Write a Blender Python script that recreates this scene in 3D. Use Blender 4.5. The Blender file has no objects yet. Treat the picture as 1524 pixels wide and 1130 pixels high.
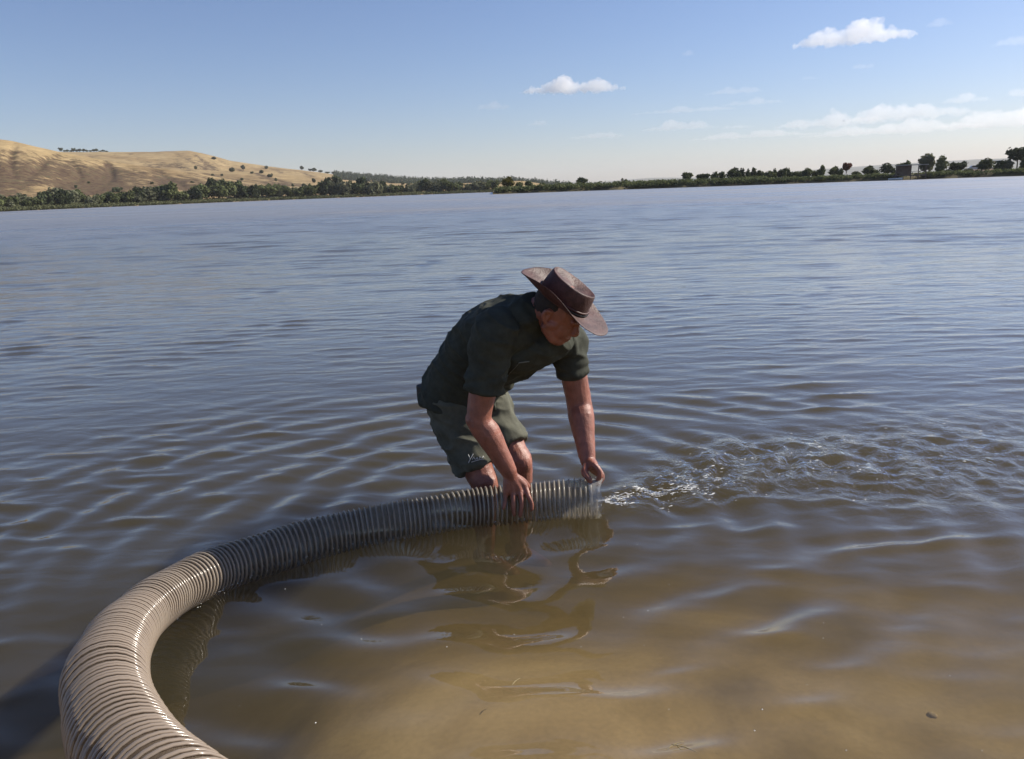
import bpy, bmesh, math, random
import numpy as np
from mathutils import Vector, Matrix, noise

# ------------------------------------------------------------------ camera, sky, sun, exposure
sc = bpy.context.scene
col = sc.collection
R = math.radians
FPX, CX, CY, IW, IH = 1150.0, 762.0, 565.0, 1524.0, 1130.0
CAMZ, PITCH, ROLL = 1.30, R(13.88), R(2.03)
SUN_AZ, SUN_EL = R(70), R(34)

fwd = Vector((0, math.cos(PITCH), -math.sin(PITCH)))
up0 = Vector((0, math.sin(PITCH), math.cos(PITCH)))
rt0 = Vector((1, 0, 0))
cr = rt0 * math.cos(ROLL) - up0 * math.sin(ROLL)
cu = rt0 * math.sin(ROLL) + up0 * math.cos(ROLL)
CAM = Vector((0, 0, CAMZ))
cam = bpy.data.cameras.new('camera')
cam.sensor_width = 36.0
cam.lens = 36.0 * FPX / IW
cam.clip_start, cam.clip_end = 0.05, 80000
cam_o = bpy.data.objects.new('camera', cam)
col.objects.link(cam_o)
m = Matrix((cr, cu, -fwd)).transposed().to_4x4()
m.translation = CAM
cam_o.matrix_world = m
sc.camera = cam_o

w = bpy.data.worlds.new('World')
sc.world = w
w.use_nodes = True
nt = w.node_tree
for n in list(nt.nodes):
    nt.nodes.remove(n)
sky = nt.nodes.new('ShaderNodeTexSky')
sky.sky_type = 'NISHITA'
sky.sun_disc = False
sky.sun_elevation = SUN_EL
sky.sun_rotation = SUN_AZ
sky.altitude = 0
sky.air_density = 1.0
sky.dust_density = 0.5
sky.ozone_density = 4.0
bg = nt.nodes.new('ShaderNodeBackground')
bg.inputs['Strength'].default_value = 0.088
wo = nt.nodes.new('ShaderNodeOutputWorld')
tint = nt.nodes.new('ShaderNodeMix')          # white balance of the photograph, even over the whole sky
tint.data_type = 'RGBA'
tint.blend_type = 'MULTIPLY'
tint.inputs[0].default_value = 1.0
tint.inputs[7].default_value = (0.90, 0.85, 0.95, 1)
nt.links.new(sky.outputs[0], tint.inputs[6])
nt.links.new(tint.outputs[2], bg.inputs[0])
nt.links.new(bg.outputs[0], wo.inputs[0])

sd = Vector((math.cos(SUN_EL) * math.sin(SUN_AZ), math.cos(SUN_EL) * math.cos(SUN_AZ), math.sin(SUN_EL)))
sl = bpy.data.lights.new('sun', 'SUN')
sl.energy = 5.0
sl.angle = R(0.53)
sl.color = (1.0, 0.93, 0.82)
so = bpy.data.objects.new('sun', sl)
col.objects.link(so)
so.rotation_euler = sd.to_track_quat('Z', 'Y').to_euler()

sc.view_settings.view_transform = 'Standard'
sc.view_settings.look = 'None'
sc.view_settings.gamma = 1
sc.view_settings.exposure = 0.5
sc.view_settings.use_curve_mapping = False
sc.render.engine = 'CYCLES'
cy = sc.cycles
cy.use_denoising = True
cy.transparent_max_bounces = 24
cy.volume_bounces = 28
cy.max_bounces = 30
cy.caustics_reflective = False
cy.caustics_refractive = False
cy.sample_clamp_indirect = 6

rnd = random.Random(7)
rng = np.random.default_rng(11)


# ------------------------------------------------------------------ helpers
def ray(px, py):
    return (fwd + cr * ((px - CX) / FPX) - cu * ((py - CY) / FPX))


def P(px, py, Y):                      # point on the line of sight at world Y
    d = ray(px, py)
    return CAM + d * (Y / d.y)


def PZ(px, py, z):                     # point on the line of sight at height z
    d = ray(px, py)
    return CAM + d * ((z - CAMZ) / d.z)


def PD(px, py, dep):                   # at a depth along the optical axis
    return CAM + ray(px, py) * dep


def W(px, py, D):                      # at a horizontal distance D
    d = ray(px, py)
    return CAM + d * (D / math.hypot(d.x, d.y))


def hz(px):                            # horizon row of an image column
    a, b = 0.0, 600.0
    for _ in range(40):
        c = (a + b) / 2
        if ray(px, c).z > 0:
            a = c
        else:
            b = c
    return a


def lerp_tab(tab, x):
    xs = [t[0] for t in tab]
    ys = [t[1] for t in tab]
    return float(np.interp(x, xs, ys))


def tag(o, label=None, cat=None, group=None, kind=None):
    if label: o['label'] = label
    if cat: o['category'] = cat
    if group: o['group'] = group
    if kind: o['kind'] = kind
    return o


def link(name, me, mat=None, parent=None):
    o = bpy.data.objects.new(name, me)
    col.objects.link(o)
    if mat is not None and me is not None and not me.materials:
        me.materials.append(mat)
    if parent:
        o.parent = parent
    return o


def empty(name, loc=(0, 0, 0), rz=0):
    o = bpy.data.objects.new(name, None)
    o.location = loc
    o.rotation_euler = (0, 0, rz)
    o.empty_display_size = 0.2
    col.objects.link(o)
    return o


def mesh_np(name, v, f, smooth=True):
    me = bpy.data.meshes.new(name)
    v = np.asarray(v, dtype=np.float32)
    f = np.asarray(f, dtype=np.int32)
    k = f.shape[1]
    me.vertices.add(len(v))
    me.vertices.foreach_set('co', v.ravel())
    me.loops.add(f.size)
    me.loops.foreach_set('vertex_index', f.ravel())
    me.polygons.add(len(f))
    me.polygons.foreach_set('loop_start', np.arange(0, f.size, k, dtype=np.int32))
    if smooth:
        me.polygons.foreach_set('use_smooth', np.ones(len(f), dtype=bool))
    me.update(calc_edges=True)
    me.validate()
    return me


class MB:
    def __init__(s):
        s.v, s.f = [], []

    def add(s, v, f):
        b = len(s.v)
        s.v += [tuple(x) for x in v]
        s.f += [tuple(i + b for i in q) for q in f]

    def box(s, c, size, rz=0.0):
        hx, hy, hz_ = [x / 2 for x in size]
        ca, sa = math.cos(rz), math.sin(rz)
        v = []
        for dz in (-hz_, hz_):
            for dx, dy in ((-hx, -hy), (hx, -hy), (hx, hy), (-hx, hy)):
                v.append((c[0] + dx * ca - dy * sa, c[1] + dx * sa + dy * ca, c[2] + dz))
        s.add(v, [(3, 2, 1, 0), (4, 5, 6, 7), (0, 1, 5, 4), (1, 2, 6, 5), (2, 3, 7, 6), (3, 0, 4, 7)])

    def tube(s, pts, rads, n=14, sub=4, caps=True, ref=None, round_caps=True):
        pts = [Vector(p) for p in pts]
        rr = [(r, r) if not isinstance(r, (tuple, list)) else tuple(r) for r in rads]
        if sub > 1 and len(pts) > 1:
            P2, R2 = [], []
            N = len(pts)
            for i in range(N - 1):
                p0, p1, p2, p3 = pts[max(i - 1, 0)], pts[i], pts[i + 1], pts[min(i + 2, N - 1)]
                for k in range(sub):
                    t = k / sub
                    t2, t3 = t * t, t * t * t
                    P2.append(0.5 * ((2 * p1) + (p2 - p0) * t + (2 * p0 - 5 * p1 + 4 * p2 - p3) * t2 + (3 * p1 - p0 - 3 * p2 + p3) * t3))
                    e = t * t * (3 - 2 * t) * 0.5 + t * 0.5
                    R2.append((rr[i][0] * (1 - e) + rr[i + 1][0] * e, rr[i][1] * (1 - e) + rr[i + 1][1] * e))
            P2.append(pts[-1]); R2.append(rr[-1])
            pts, rr = P2, R2
        N = len(pts)
        tang = []
        for i in range(N):
            t = pts[min(i + 1, N - 1)] - pts[max(i - 1, 0)]
            tang.append(t.normalized() if t.length > 1e-9 else Vector((0, 0, 1)))
        if ref is None:
            u = tang[0].orthogonal().normalized()
        else:
            u = Vector(ref)
        rings = []
        ents = []
        if caps and round_caps:
            for a in (80, 60, 35):
                ents.append((pts[0] - tang[0] * min(rr[0]) * math.sin(R(a)) * 0.9, (rr[0][0] * math.cos(R(a)), rr[0][1] * math.cos(R(a))), tang[0]))
        for i in range(N):
            ents.append((pts[i], rr[i], tang[i]))
        if caps and round_caps:
            for a in (35, 60, 80):
                ents.append((pts[-1] + tang[-1] * min(rr[-1]) * math.sin(R(a)) * 0.9, (rr[-1][0] * math.cos(R(a)), rr[-1][1] * math.cos(R(a))), tang[-1]))
        v, f = [], []
        for p, r, t in ents:
            if ref is not None:
                u = Vector(ref)
            u = (u - t * u.dot(t)).normalized()
            b = t.cross(u)
            for k in range(n):
                a = 2 * math.pi * k / n
                v.append(p + u * (r[0] * math.cos(a)) + b * (r[1] * math.sin(a)))
        M = len(ents)
        for i in range(M - 1):
            for k in range(n):
                k2 = (k + 1) % n
                f.append((i * n + k, i * n + k2, (i + 1) * n + k2, (i + 1) * n + k))
        if caps:
            f.append(tuple(range(n - 1, -1, -1)))
            f.append(tuple((M - 1) * n + k for k in range(n)))
        s.add(v, f)

    def ell(s, c, ax, n=14, mrings=10):      # ax: three axis vectors (with radii)
        c = Vector(c)
        a, b, d = [Vector(x) for x in ax]
        v, f = [c + d], []
        for i in range(1, mrings):
            th = math.pi * i / mrings
            for k in range(n):
                ph = 2 * math.pi * k / n
                v.append(c + d * math.cos(th) + (a * math.cos(ph) + b * math.sin(ph)) * math.sin(th))
        v.append(c - d)
        for k in range(n):
            f.append((0, 1 + k, 1 + (k + 1) % n))
        for i in range(mrings - 2):
            for k in range(n):
                k2 = (k + 1) % n
                f.append((1 + i * n + k, 1 + (i + 1) * n + k, 1 + (i + 1) * n + k2, 1 + i * n + k2))
        L = len(v) - 1
        o = 1 + (mrings - 2) * n
        for k in range(n):
            f.append((L, o + (k + 1) % n, o + k))
        s.add(v, f)

    def mesh(s, name, smooth=True):
        me = bpy.data.meshes.new(name)
        me.from_pydata(s.v, [], s.f)
        me.update()
        if smooth:
            me.polygons.foreach_set('use_smooth', np.ones(len(me.polygons), dtype=bool))
        return me

    def build(s, name, mat, parent=None, smooth=True):
        return link(name, s.mesh(name, smooth), mat, parent)


def remesh(mb, name, voxel, smooth_it=3, fac=0.5):
    me = mb.mesh(name)
    o = bpy.data.objects.new('tmp', me)
    col.objects.link(o)
    md = o.modifiers.new('r', 'REMESH')
    md.mode = 'VOXEL'
    md.voxel_size = voxel
    md.use_smooth_shade = True
    if smooth_it:
        ms = o.modifiers.new('s', 'SMOOTH')
        ms.factor = fac
        ms.iterations = smooth_it
    dg = bpy.context.evaluated_depsgraph_get()
    dg.update()
    out = bpy.data.meshes.new_from_object(o.evaluated_get(dg))
    out.name = name
    bpy.data.objects.remove(o)
    out.polygons.foreach_set('use_smooth', np.ones(len(out.polygons), dtype=bool))
    return out


def displace(me, fn):
    n = len(me.vertices)
    co = np.empty(n * 3, dtype=np.float32); me.vertices.foreach_get('co', co)
    no = np.empty(n * 3, dtype=np.float32); me.vertices.foreach_get('normal', no)
    co = co.reshape(-1, 3); no = no.reshape(-1, 3)
    d = np.array([fn(Vector(c), Vector(q)) for c, q in zip(co, no)], dtype=np.float32)
    co += no * d[:, None]
    me.vertices.foreach_set('co', co.ravel())
    me.update()


# ------------------------------------------------------------------ materials
def mat_new(name):
    mt = bpy.data.materials.new(name)
    mt.use_nodes = True
    t = mt.node_tree
    for n in list(t.nodes):
        t.nodes.remove(n)
    out = t.nodes.new('ShaderNodeOutputMaterial')
    return mt, t, out


def N(t, kind, **kw):
    n = t.nodes.new(kind)
    for k, v in kw.items():
        if k in n.inputs:
            n.inputs[k].default_value = v
        else:
            setattr(n, k, v)
    return n


def ramp(t, stops):
    n = t.nodes.new('ShaderNodeValToRGB')
    e = n.color_ramp.elements
    while len(e) > 1:
        e.remove(e[-1])
    e[0].position = stops[0][0]; e[0].color = (*stops[0][1], 1)
    for p, c in stops[1:]:
        k = e.new(p); k.color = (*c, 1)
    return n


def simple(name, colr, rough=0.6, vary=0.25, scale=30.0, bump=0.0, bscale=200.0, spec=0.5, metal=0.0, obj_var=0.0, coord='Object'):
    mt, t, out = mat_new(name)
    b = N(t, 'ShaderNodeBsdfPrincipled', Roughness=rough, Metallic=metal)
    b.inputs['Specular IOR Level'].default_value = spec
    tc = N(t, 'ShaderNodeTexCoord')
    nz = N(t, 'ShaderNodeTexNoise', Scale=scale, Detail=6.0, Roughness=0.6)
    t.links.new(tc.outputs[coord], nz.inputs['Vector'])
    lo = tuple(c * (1 - vary) for c in colr); hi = tuple(min(1, c * (1 + vary)) for c in colr)
    rp = ramp(t, [(0.3, lo), (0.7, hi)])
    t.links.new(nz.outputs['Fac'], rp.inputs[0])
    last = rp.outputs[0]
    if obj_var:
        oi = N(t, 'ShaderNodeObjectInfo')
        hs = N(t, 'ShaderNodeHueSaturation')
        mr = N(t, 'ShaderNodeMapRange'); mr.inputs['To Min'].default_value = 1 - obj_var; mr.inputs['To Max'].default_value = 1 + obj_var
        t.links.new(oi.outputs['Random'], mr.inputs[0])
        t.links.new(mr.outputs[0], hs.inputs['Value'])
        mr2 = N(t, 'ShaderNodeMapRange'); mr2.inputs['To Min'].default_value = 0.47; mr2.inputs['To Max'].default_value = 0.53
        ml = N(t, 'ShaderNodeMath', operation='MULTIPLY'); ml.inputs[1].default_value = 7.31
        fr = N(t, 'ShaderNodeMath', operation='FRACT')
        t.links.new(oi.outputs['Random'], ml.inputs[0]); t.links.new(ml.outputs[0], fr.inputs[0]); t.links.new(fr.outputs[0], mr2.inputs[0])
        t.links.new(mr2.outputs[0], hs.inputs['Hue'])
        t.links.new(last, hs.inputs['Color'])
        last = hs.outputs[0]
    t.links.new(last, b.inputs['Base Color'])
    if bump:
        n2 = N(t, 'ShaderNodeTexNoise', Scale=bscale, Detail=4.0)
        t.links.new(tc.outputs[coord], n2.inputs['Vector'])
        bp = N(t, 'ShaderNodeBump', Strength=bump, Distance=0.004)
        t.links.new(n2.outputs['Fac'], bp.inputs['Height'])
        t.links.new(bp.outputs[0], b.inputs['Normal'])
    t.links.new(b.outputs[0], out.inputs['Surface'])
    return mt


def leaf_mat(name, colr, var=0.3):
    mt, t, out = mat_new(name)
    tc = N(t, 'ShaderNodeTexCoord')
    nz = N(t, 'ShaderNodeTexNoise', Scale=0.9, Detail=3.0)
    t.links.new(tc.outputs['Object'], nz.inputs['Vector'])
    rp = ramp(t, [(0.3, tuple(c * 0.6 for c in colr)), (0.7, tuple(c * 1.4 for c in colr))])
    t.links.new(nz.outputs['Fac'], rp.inputs[0])
    oi = N(t, 'ShaderNodeObjectInfo')
    hs = N(t, 'ShaderNodeHueSaturation')
    mr = N(t, 'ShaderNodeMapRange'); mr.inputs['To Min'].default_value = 1 - var; mr.inputs['To Max'].default_value = 1 + var
    t.links.new(oi.outputs['Random'], mr.inputs[0]); t.links.new(mr.outputs[0], hs.inputs['Value'])
    t.links.new(rp.outputs[0], hs.inputs['Color'])
    d = N(t, 'ShaderNodeBsdfDiffuse'); tr = N(t, 'ShaderNodeBsdfTranslucent')
    mx = N(t, 'ShaderNodeMixShader', Fac=0.25)
    t.links.new(hs.outputs[0], d.inputs['Color']); t.links.new(hs.outputs[0], tr.inputs['Color'])
    t.links.new(d.outputs[0], mx.inputs[1]); t.links.new(tr.outputs[0], mx.inputs[2])
    t.links.new(mx.outputs[0], out.inputs['Surface'])
    return mt


# water: clear reflecting surface over silty water
def water_mat():
    mt, t, out = mat_new('lake_water')
    tc = N(t, 'ShaderNodeTexCoord')
    mp = N(t, 'ShaderNodeMapping'); mp.inputs['Scale'].default_value = (1.0, 2.2, 1.0); mp.inputs['Rotation'].default_value = (0, 0, R(8))
    t.links.new(tc.outputs['Object'], mp.inputs['Vector'])
    n1 = N(t, 'ShaderNodeTexNoise', Scale=2.6, Detail=5.0, Roughness=0.55)
    n1.inputs['Distortion'].default_value = 0.6
    t.links.new(mp.outputs[0], n1.inputs['Vector'])
    at = N(t, 'ShaderNodeAttribute', attribute_name='turb')
    n2 = N(t, 'ShaderNodeTexNoise', Scale=16.0, Detail=4.0, Roughness=0.6)
    n2.inputs['Distortion'].default_value = 1.2
    t.links.new(tc.outputs['Object'], n2.inputs['Vector'])
    far = N(t, 'ShaderNodeAttribute', attribute_name='fine')
    mA = N(t, 'ShaderNodeMath', operation='MULTIPLY')
    t.links.new(n1.outputs['Fac'], mA.inputs[0]); t.links.new(far.outputs['Fac'], mA.inputs[1])
    mB = N(t, 'ShaderNodeMath', operation='MULTIPLY')
    t.links.new(n2.outputs['Fac'], mB.inputs[0]); t.links.new(at.outputs['Fac'], mB.inputs[1])
    ad = N(t, 'ShaderNodeMath', operation='ADD')
    t.links.new(mA.outputs[0], ad.inputs[0]); t.links.new(mB.outputs[0], ad.inputs[1])
    bp = N(t, 'ShaderNodeBump', Strength=1.0, Distance=1.0)
    t.links.new(ad.outputs[0], bp.inputs['Height'])
    # Fresnel reflectance (Schlick, n = 1.33), the same from above and below: the sheet does not bend light
    ge = N(t, 'ShaderNodeNewGeometry')
    dt = N(t, 'ShaderNodeVectorMath', operation='DOT_PRODUCT')
    t.links.new(ge.outputs['Incoming'], dt.inputs[0]); t.links.new(bp.outputs[0], dt.inputs[1])
    ab = N(t, 'ShaderNodeMath', operation='ABSOLUTE'); t.links.new(dt.outputs['Value'], ab.inputs[0])
    om = N(t, 'ShaderNodeMath', operation='SUBTRACT', use_clamp=True); om.inputs[0].default_value = 1.0; t.links.new(ab.outputs[0], om.inputs[1])
    pw = N(t, 'ShaderNodeMath', operation='POWER'); pw.inputs[1].default_value = 4.1; t.links.new(om.outputs[0], pw.inputs[0])
    fr = N(t, 'ShaderNodeMath', operation='MULTIPLY_ADD', use_clamp=True); fr.inputs[1].default_value = 0.97; fr.inputs[2].default_value = 0.028
    t.links.new(pw.outputs[0], fr.inputs[0])
    gl = N(t, 'ShaderNodeBsdfGlossy')
    ro = N(t, 'ShaderNodeAttribute', attribute_name='rough')
    gm = N(t, 'ShaderNodeMapping'); gm.inputs['Scale'].default_value = (0.012, 0.05, 1.0); gm.inputs['Rotation'].default_value = (0, 0, R(-7))
    t.links.new(tc.outputs['Object'], gm.inputs['Vector'])
    gn = N(t, 'ShaderNodeTexNoise', Scale=1.0, Detail=6.0, Roughness=0.65)          # gusts roughen the lake in patches
    t.links.new(gm.outputs[0], gn.inputs['Vector'])
    gr_ = N(t, 'ShaderNodeMapRange'); gr_.inputs['From Min'].default_value = .3; gr_.inputs['From Max'].default_value = .7; gr_.inputs['To Min'].default_value = .55; gr_.inputs['To Max'].default_value = 1.5
    t.links.new(gn.outputs['Fac'], gr_.inputs[0])
    gx = N(t, 'ShaderNodeMath', operation='MULTIPLY')
    t.links.new(ro.outputs['Fac'], gx.inputs[0]); t.links.new(gr_.outputs[0], gx.inputs[1])
    t.links.new(gx.outputs[0], gl.inputs['Roughness'])
    gl.inputs['Color'].default_value = (1, 1, 1, 1)
    t.links.new(bp.outputs[0], gl.inputs['Normal'])
    tp = N(t, 'ShaderNodeBsdfTransparent')
    mx = N(t, 'ShaderNodeMixShader')
    # a roughened surface reflects less at grazing angles than a mirror-flat one
    rl = N(t, 'ShaderNodeMath', operation='MULTIPLY_ADD'); rl.inputs[1].default_value = -0.85; rl.inputs[2].default_value = 1.0
    t.links.new(gx.outputs[0], rl.inputs[0])
    fe = N(t, 'ShaderNodeMath', operation='MULTIPLY', use_clamp=True)
    t.links.new(fr.outputs[0], fe.inputs[0]); t.links.new(rl.outputs[0], fe.inputs[1])
    t.links.new(fe.outputs[0], mx.inputs[0]); t.links.new(tp.outputs[0], mx.inputs[1]); t.links.new(gl.outputs[0], mx.inputs[2])
    t.links.new(mx.outputs[0], out.inputs['Surface'])
    vs = N(t, 'ShaderNodeVolumeScatter', Density=0.46, Anisotropy=0.1)
    vs.inputs['Color'].default_value = (0.78, 0.70, 0.51, 1)
    va = N(t, 'ShaderNodeVolumeAbsorption', Density=3.2)
    va.inputs['Color'].default_value = (0.51, 0.46, 0.25, 1)
    av = N(t, 'ShaderNodeAddShader')
    t.links.new(vs.outputs[0], av.inputs[0]); t.links.new(va.outputs[0], av.inputs[1])
    t.links.new(av.outputs[0], out.inputs['Volume'])
    return mt


def sand_mat():
    mt, t, out = mat_new('sand')
    b = N(t, 'ShaderNodeBsdfPrincipled', Roughness=0.9)
    tc = N(t, 'ShaderNodeTexCoord')
    n1 = N(t, 'ShaderNodeTexNoise', Scale=1.1, Detail=5.0, Roughness=0.55); n1.inputs['Distortion'].default_value = 0.8
    n2 = N(t, 'ShaderNodeTexNoise', Scale=60.0, Detail=5.0)
    t.links.new(tc.outputs['Object'], n1.inputs['Vector']); t.links.new(tc.outputs['Object'], n2.inputs['Vector'])
    r1 = ramp(t, [(0.32, (0.12, 0.080, 0.034)), (0.5, (0.27, 0.187, 0.086)), (0.66, (0.42, 0.305, 0.155))])
    t.links.new(n1.outputs['Fac'], r1.inputs[0])
    r2 = ramp(t, [(0.3, (0.9, 0.9, 0.9)), (0.7, (1.06, 1.06, 1.06))])
    t.links.new(n2.outputs['Fac'], r2.inputs[0])
    mm = N(t, 'ShaderNodeMix', data_type='RGBA', blend_type='MULTIPLY')
    mm.inputs[0].default_value = 1.0
    t.links.new(r1.outputs[0], mm.inputs[6]); t.links.new(r2.outputs[0], mm.inputs[7])
    t.links.new(mm.outputs[2], b.inputs['Base Color'])
    t.links.new(b.outputs[0], out.inputs['Surface'])
    return mt


def grass_hill_mat():
    mt, t, out = mat_new('dry_grass_hill')
    b = N(t, 'ShaderNodeBsdfPrincipled', Roughness=0.95)
    b.inputs['Specular IOR Level'].default_value = 0.1
    tc = N(t, 'ShaderNodeTexCoord')
    n1 = N(t, 'ShaderNodeTexNoise', Scale=0.022, Detail=7.0, Roughness=0.62)
    n2 = N(t, 'ShaderNodeTexNoise', Scale=0.22, Detail=5.0, Roughness=0.7)
    mp = N(t, 'ShaderNodeMapping'); mp.inputs['Scale'].default_value = (0.35, 0.35, 3.0)
    t.links.new(tc.outputs['Object'], n1.inputs['Vector'])
    t.links.new(tc.outputs['Object'], mp.inputs['Vector'])
    t.links.new(mp.outputs[0], n2.inputs['Vector'])
    at = N(t, 'ShaderNodeAttribute', attribute_name='scrub')
    r1 = ramp(t, [(0.35, (0.25, 0.178, 0.092)), (0.55, (0.37, 0.28, 0.15)), (0.72, (0.30, 0.225, 0.118))])
    t.links.new(n1.outputs['Fac'], r1.inputs[0])
    r2 = ramp(t, [(0.40, (0.55, 0.52, 0.46)), (0.62, (1.15, 1.1, 1.05))])
    t.links.new(n2.outputs['Fac'], r2.inputs[0])
    mm = N(t, 'ShaderNodeMix', data_type='RGBA', blend_type='MULTIPLY'); mm.inputs[0].default_value = 0.55
    t.links.new(r1.outputs[0], mm.inputs[6]); t.links.new(r2.outputs[0], mm.inputs[7])
    # scrubby, eroded slopes
    n3 = N(t, 'ShaderNodeTexNoise', Scale=0.16, Detail=9.0, Roughness=0.72)
    t.links.new(tc.outputs['Object'], n3.inputs['Vector'])
    ad = N(t, 'ShaderNodeMath', operation='ADD')
    t.links.new(n3.outputs['Fac'], ad.inputs[0]); t.links.new(at.outputs['Fac'], ad.inputs[1])
    r3 = ramp(t, [(0.64, (0, 0, 0)), (0.78, (1, 1, 1))])
    t.links.new(ad.outputs[0], r3.inputs[0])
    m2 = N(t, 'ShaderNodeMix', data_type='RGBA')
    t.links.new(r3.outputs[0], m2.inputs[0]); t.links.new(mm.outputs[2], m2.inputs[6])
    n4 = N(t, 'ShaderNodeTexNoise', Scale=0.3, Detail=6.0, Roughness=0.7)
    t.links.new(tc.outputs['Object'], n4.inputs['Vector'])
    r4 = ramp(t, [(0.38, (0.062, 0.038, 0.026)), (0.55, (0.125, 0.086, 0.05)), (0.65, (0.075, 0.075, 0.038))])
    t.links.new(n4.outputs['Fac'], r4.inputs[0]); t.links.new(r4.outputs[0], m2.inputs[7])
    t.links.new(m2.outputs[2], b.inputs['Base Color'])
    bp = N(t, 'ShaderNodeBump', Strength=0.6, Distance=1.5)
    t.links.new(n3.outputs['Fac'], bp.inputs['Height']); t.links.new(bp.outputs[0], b.inputs['Normal'])
    t.links.new(b.outputs[0], out.inputs['Surface'])
    return mt


M_water = water_mat()
M_sand = sand_mat()
M_hill = grass_hill_mat()
M_bank = simple('bank_earth', (0.10, 0.085, 0.045), 0.95, 0.5, 0.25, spec=0.1)
M_field = simple('pale_stubble', (0.25, 0.25, 0.225), 0.95, 0.2, 0.01, spec=0.1)
M_dirt = simple('dirt_ramp', (0.24, 0.175, 0.12), 0.95, 0.2, 0.4, spec=0.1)
M_leaf = leaf_mat('leaf_green', (0.115, 0.13, 0.058))
M_willow = leaf_mat('leaf_greygreen', (0.145, 0.15, 0.092))
M_dark = leaf_mat('leaf_dark', (0.082, 0.098, 0.052))
M_yel = leaf_mat('leaf_yellow', (0.17, 0.15, 0.035))
M_rust = leaf_mat('leaf_rust', (0.14, 0.06, 0.035))
M_reed = leaf_mat('reed', (0.11, 0.115, 0.06))
M_pine = leaf_mat('leaf_pine', (0.072, 0.088, 0.062))
M_bark = simple('bark', (0.10, 0.075, 0.05), 0.9, 0.3, 8.0)
M_skin = simple('skin', (0.265, 0.098, 0.064), 0.42, 0.26, 24.0, bump=0.5, bscale=240.0, spec=0.5)
M_shirt = simple('shirt_cloth', (0.046, 0.049, 0.037), 0.85, 0.25, 22.0, bump=0.25, bscale=420.0, spec=0.2)
M_short = simple('shorts_cloth', (0.098, 0.098, 0.074), 0.85, 0.25, 18.0, bump=0.3, bscale=380.0, spec=0.2)
M_black = simple('black_nylon', (0.012, 0.012, 0.013), 0.55, 0.3, 60.0)
M_hair = simple('hair', (0.03, 0.02, 0.014), 0.8, 0.4, 200.0, bump=0.8, bscale=500.0)
M_hat = simple('brown_leather', (0.066, 0.028, 0.023), 0.52, 0.45, 26.0, bump=0.6, bscale=120.0, spec=0.32)
M_band = simple('hat_band', (0.012, 0.010, 0.009), 0.5, 0.3, 60.0)
M_print = simple('white_print', (0.55, 0.55, 0.52), 0.8, 0.1, 40.0)
M_seam = simple('seam_thread', (0.16, 0.165, 0.14), 0.8, 0.1, 40.0)
M_wood = simple('weathered_wood', (0.16, 0.12, 0.10), 0.85, 0.3, 2.0)
M_roof = simple('pale_roof', (0.42, 0.40, 0.37), 0.7, 0.15, 1.0)
M_white = simple('white_paint', (0.75, 0.75, 0.73), 0.35, 0.05, 2.0)
M_carglass = simple('car_glass', (0.02, 0.02, 0.025), 0.1, 0.1, 2.0)
M_tyre = simple('tyre', (0.02, 0.02, 0.02), 0.8, 0.2, 4.0)
M_stone = simple('stone', (0.46, 0.34, 0.20), 0.8, 0.3, 14.0, bump=0.3, bscale=40)


# ------------------------------------------------------------------ water surface
HOSE_END = PZ(888, 741, 0.055)
wr = np.random.default_rng(5)


def spectrum(n, lmin, lmax, spread, slope, base=R(90)):
    lam = np.exp(wr.uniform(math.log(lmin), math.log(lmax), n))
    th = base + wr.normal(0, spread, n)
    k = 2 * math.pi / lam
    amp = slope / k * math.sqrt(2.0 / n)
    return lam, k * np.cos(th), k * np.sin(th), amp, wr.uniform(0, 2 * math.pi, n)


S_MAIN = spectrum(64, 0.10, 0.34, R(15), 0.060, R(94))
S_LONG = spectrum(20, 0.40, 1.3, R(22), 0.022, R(88))
S_FINE = spectrum(34, 0.06, 0.15, R(30), 0.026, R(92))
S_MID = spectrum(44, 0.40, 1.5, R(14), 0.060, R(92))
SIG = float(np.sqrt((S_MAIN[3] ** 2).sum() / 2))
S_RID = spectrum(40, 0.12, 0.55, R(400), 1.0, 0)
S_RID = (*S_RID[:3], np.full(40, math.sqrt(2 / 40)), S_RID[4])
S_TURB = spectrum(64, 0.05, 0.30, R(400), 0.36, 0)
S_GRP = spectrum(12, 1.6, 9.0, R(60), 1.0, R(90))


def ssum(S, x, y, cut=None):
    z = np.zeros_like(x)
    for l, kx, ky, a, p in zip(*S):
        c = a * np.sin(kx * x + ky * y + p)
        if cut is not None:
            c = c * np.clip((l / cut - 2.2) / 2.0, 0, 1)
        z += c
    return z


pl0 = np.array([HOSE_END.x, HOSE_END.y])
_pa = PZ(1130, 690, 0); _pb = PZ(1330, 690, 0); _pc = PZ(1560, 655, 0)
PLUME = np.array([pl0, [_pa.x, _pa.y], [_pb.x, _pb.y], [_pc.x, _pc.y]])
PLW = np.array([0.06, 0.36, 0.50, 0.60])


def turb(x, y):
    best = np.zeros_like(x)
    for i in range(3):
        a, b = PLUME[i], PLUME[i + 1]
        d = b - a
        t = np.clip(((x - a[0]) * d[0] + (y - a[1]) * d[1]) / (d @ d), 0, 1)
        dist = np.hypot(x - a[0] - t * d[0], y - a[1] - t * d[1])
        wd = PLW[i] * (1 - t) + PLW[i + 1] * t
        g = np.exp(-(dist / wd) ** 2 * 1.2)
        fall = 1.0 - 0.27 * i - 0.27 * t
        best = np.maximum(best, g * fall)
    return best


def grp(x, y):
    g = np.zeros_like(x)
    for l, kx, ky, a, p in zip(*S_GRP):
        g += np.sin(kx * x + ky * y + p)
    g /= math.sqrt(6.0)
    return np.clip(0.85 + 0.42 * g, 0.15, 1.7)


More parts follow.
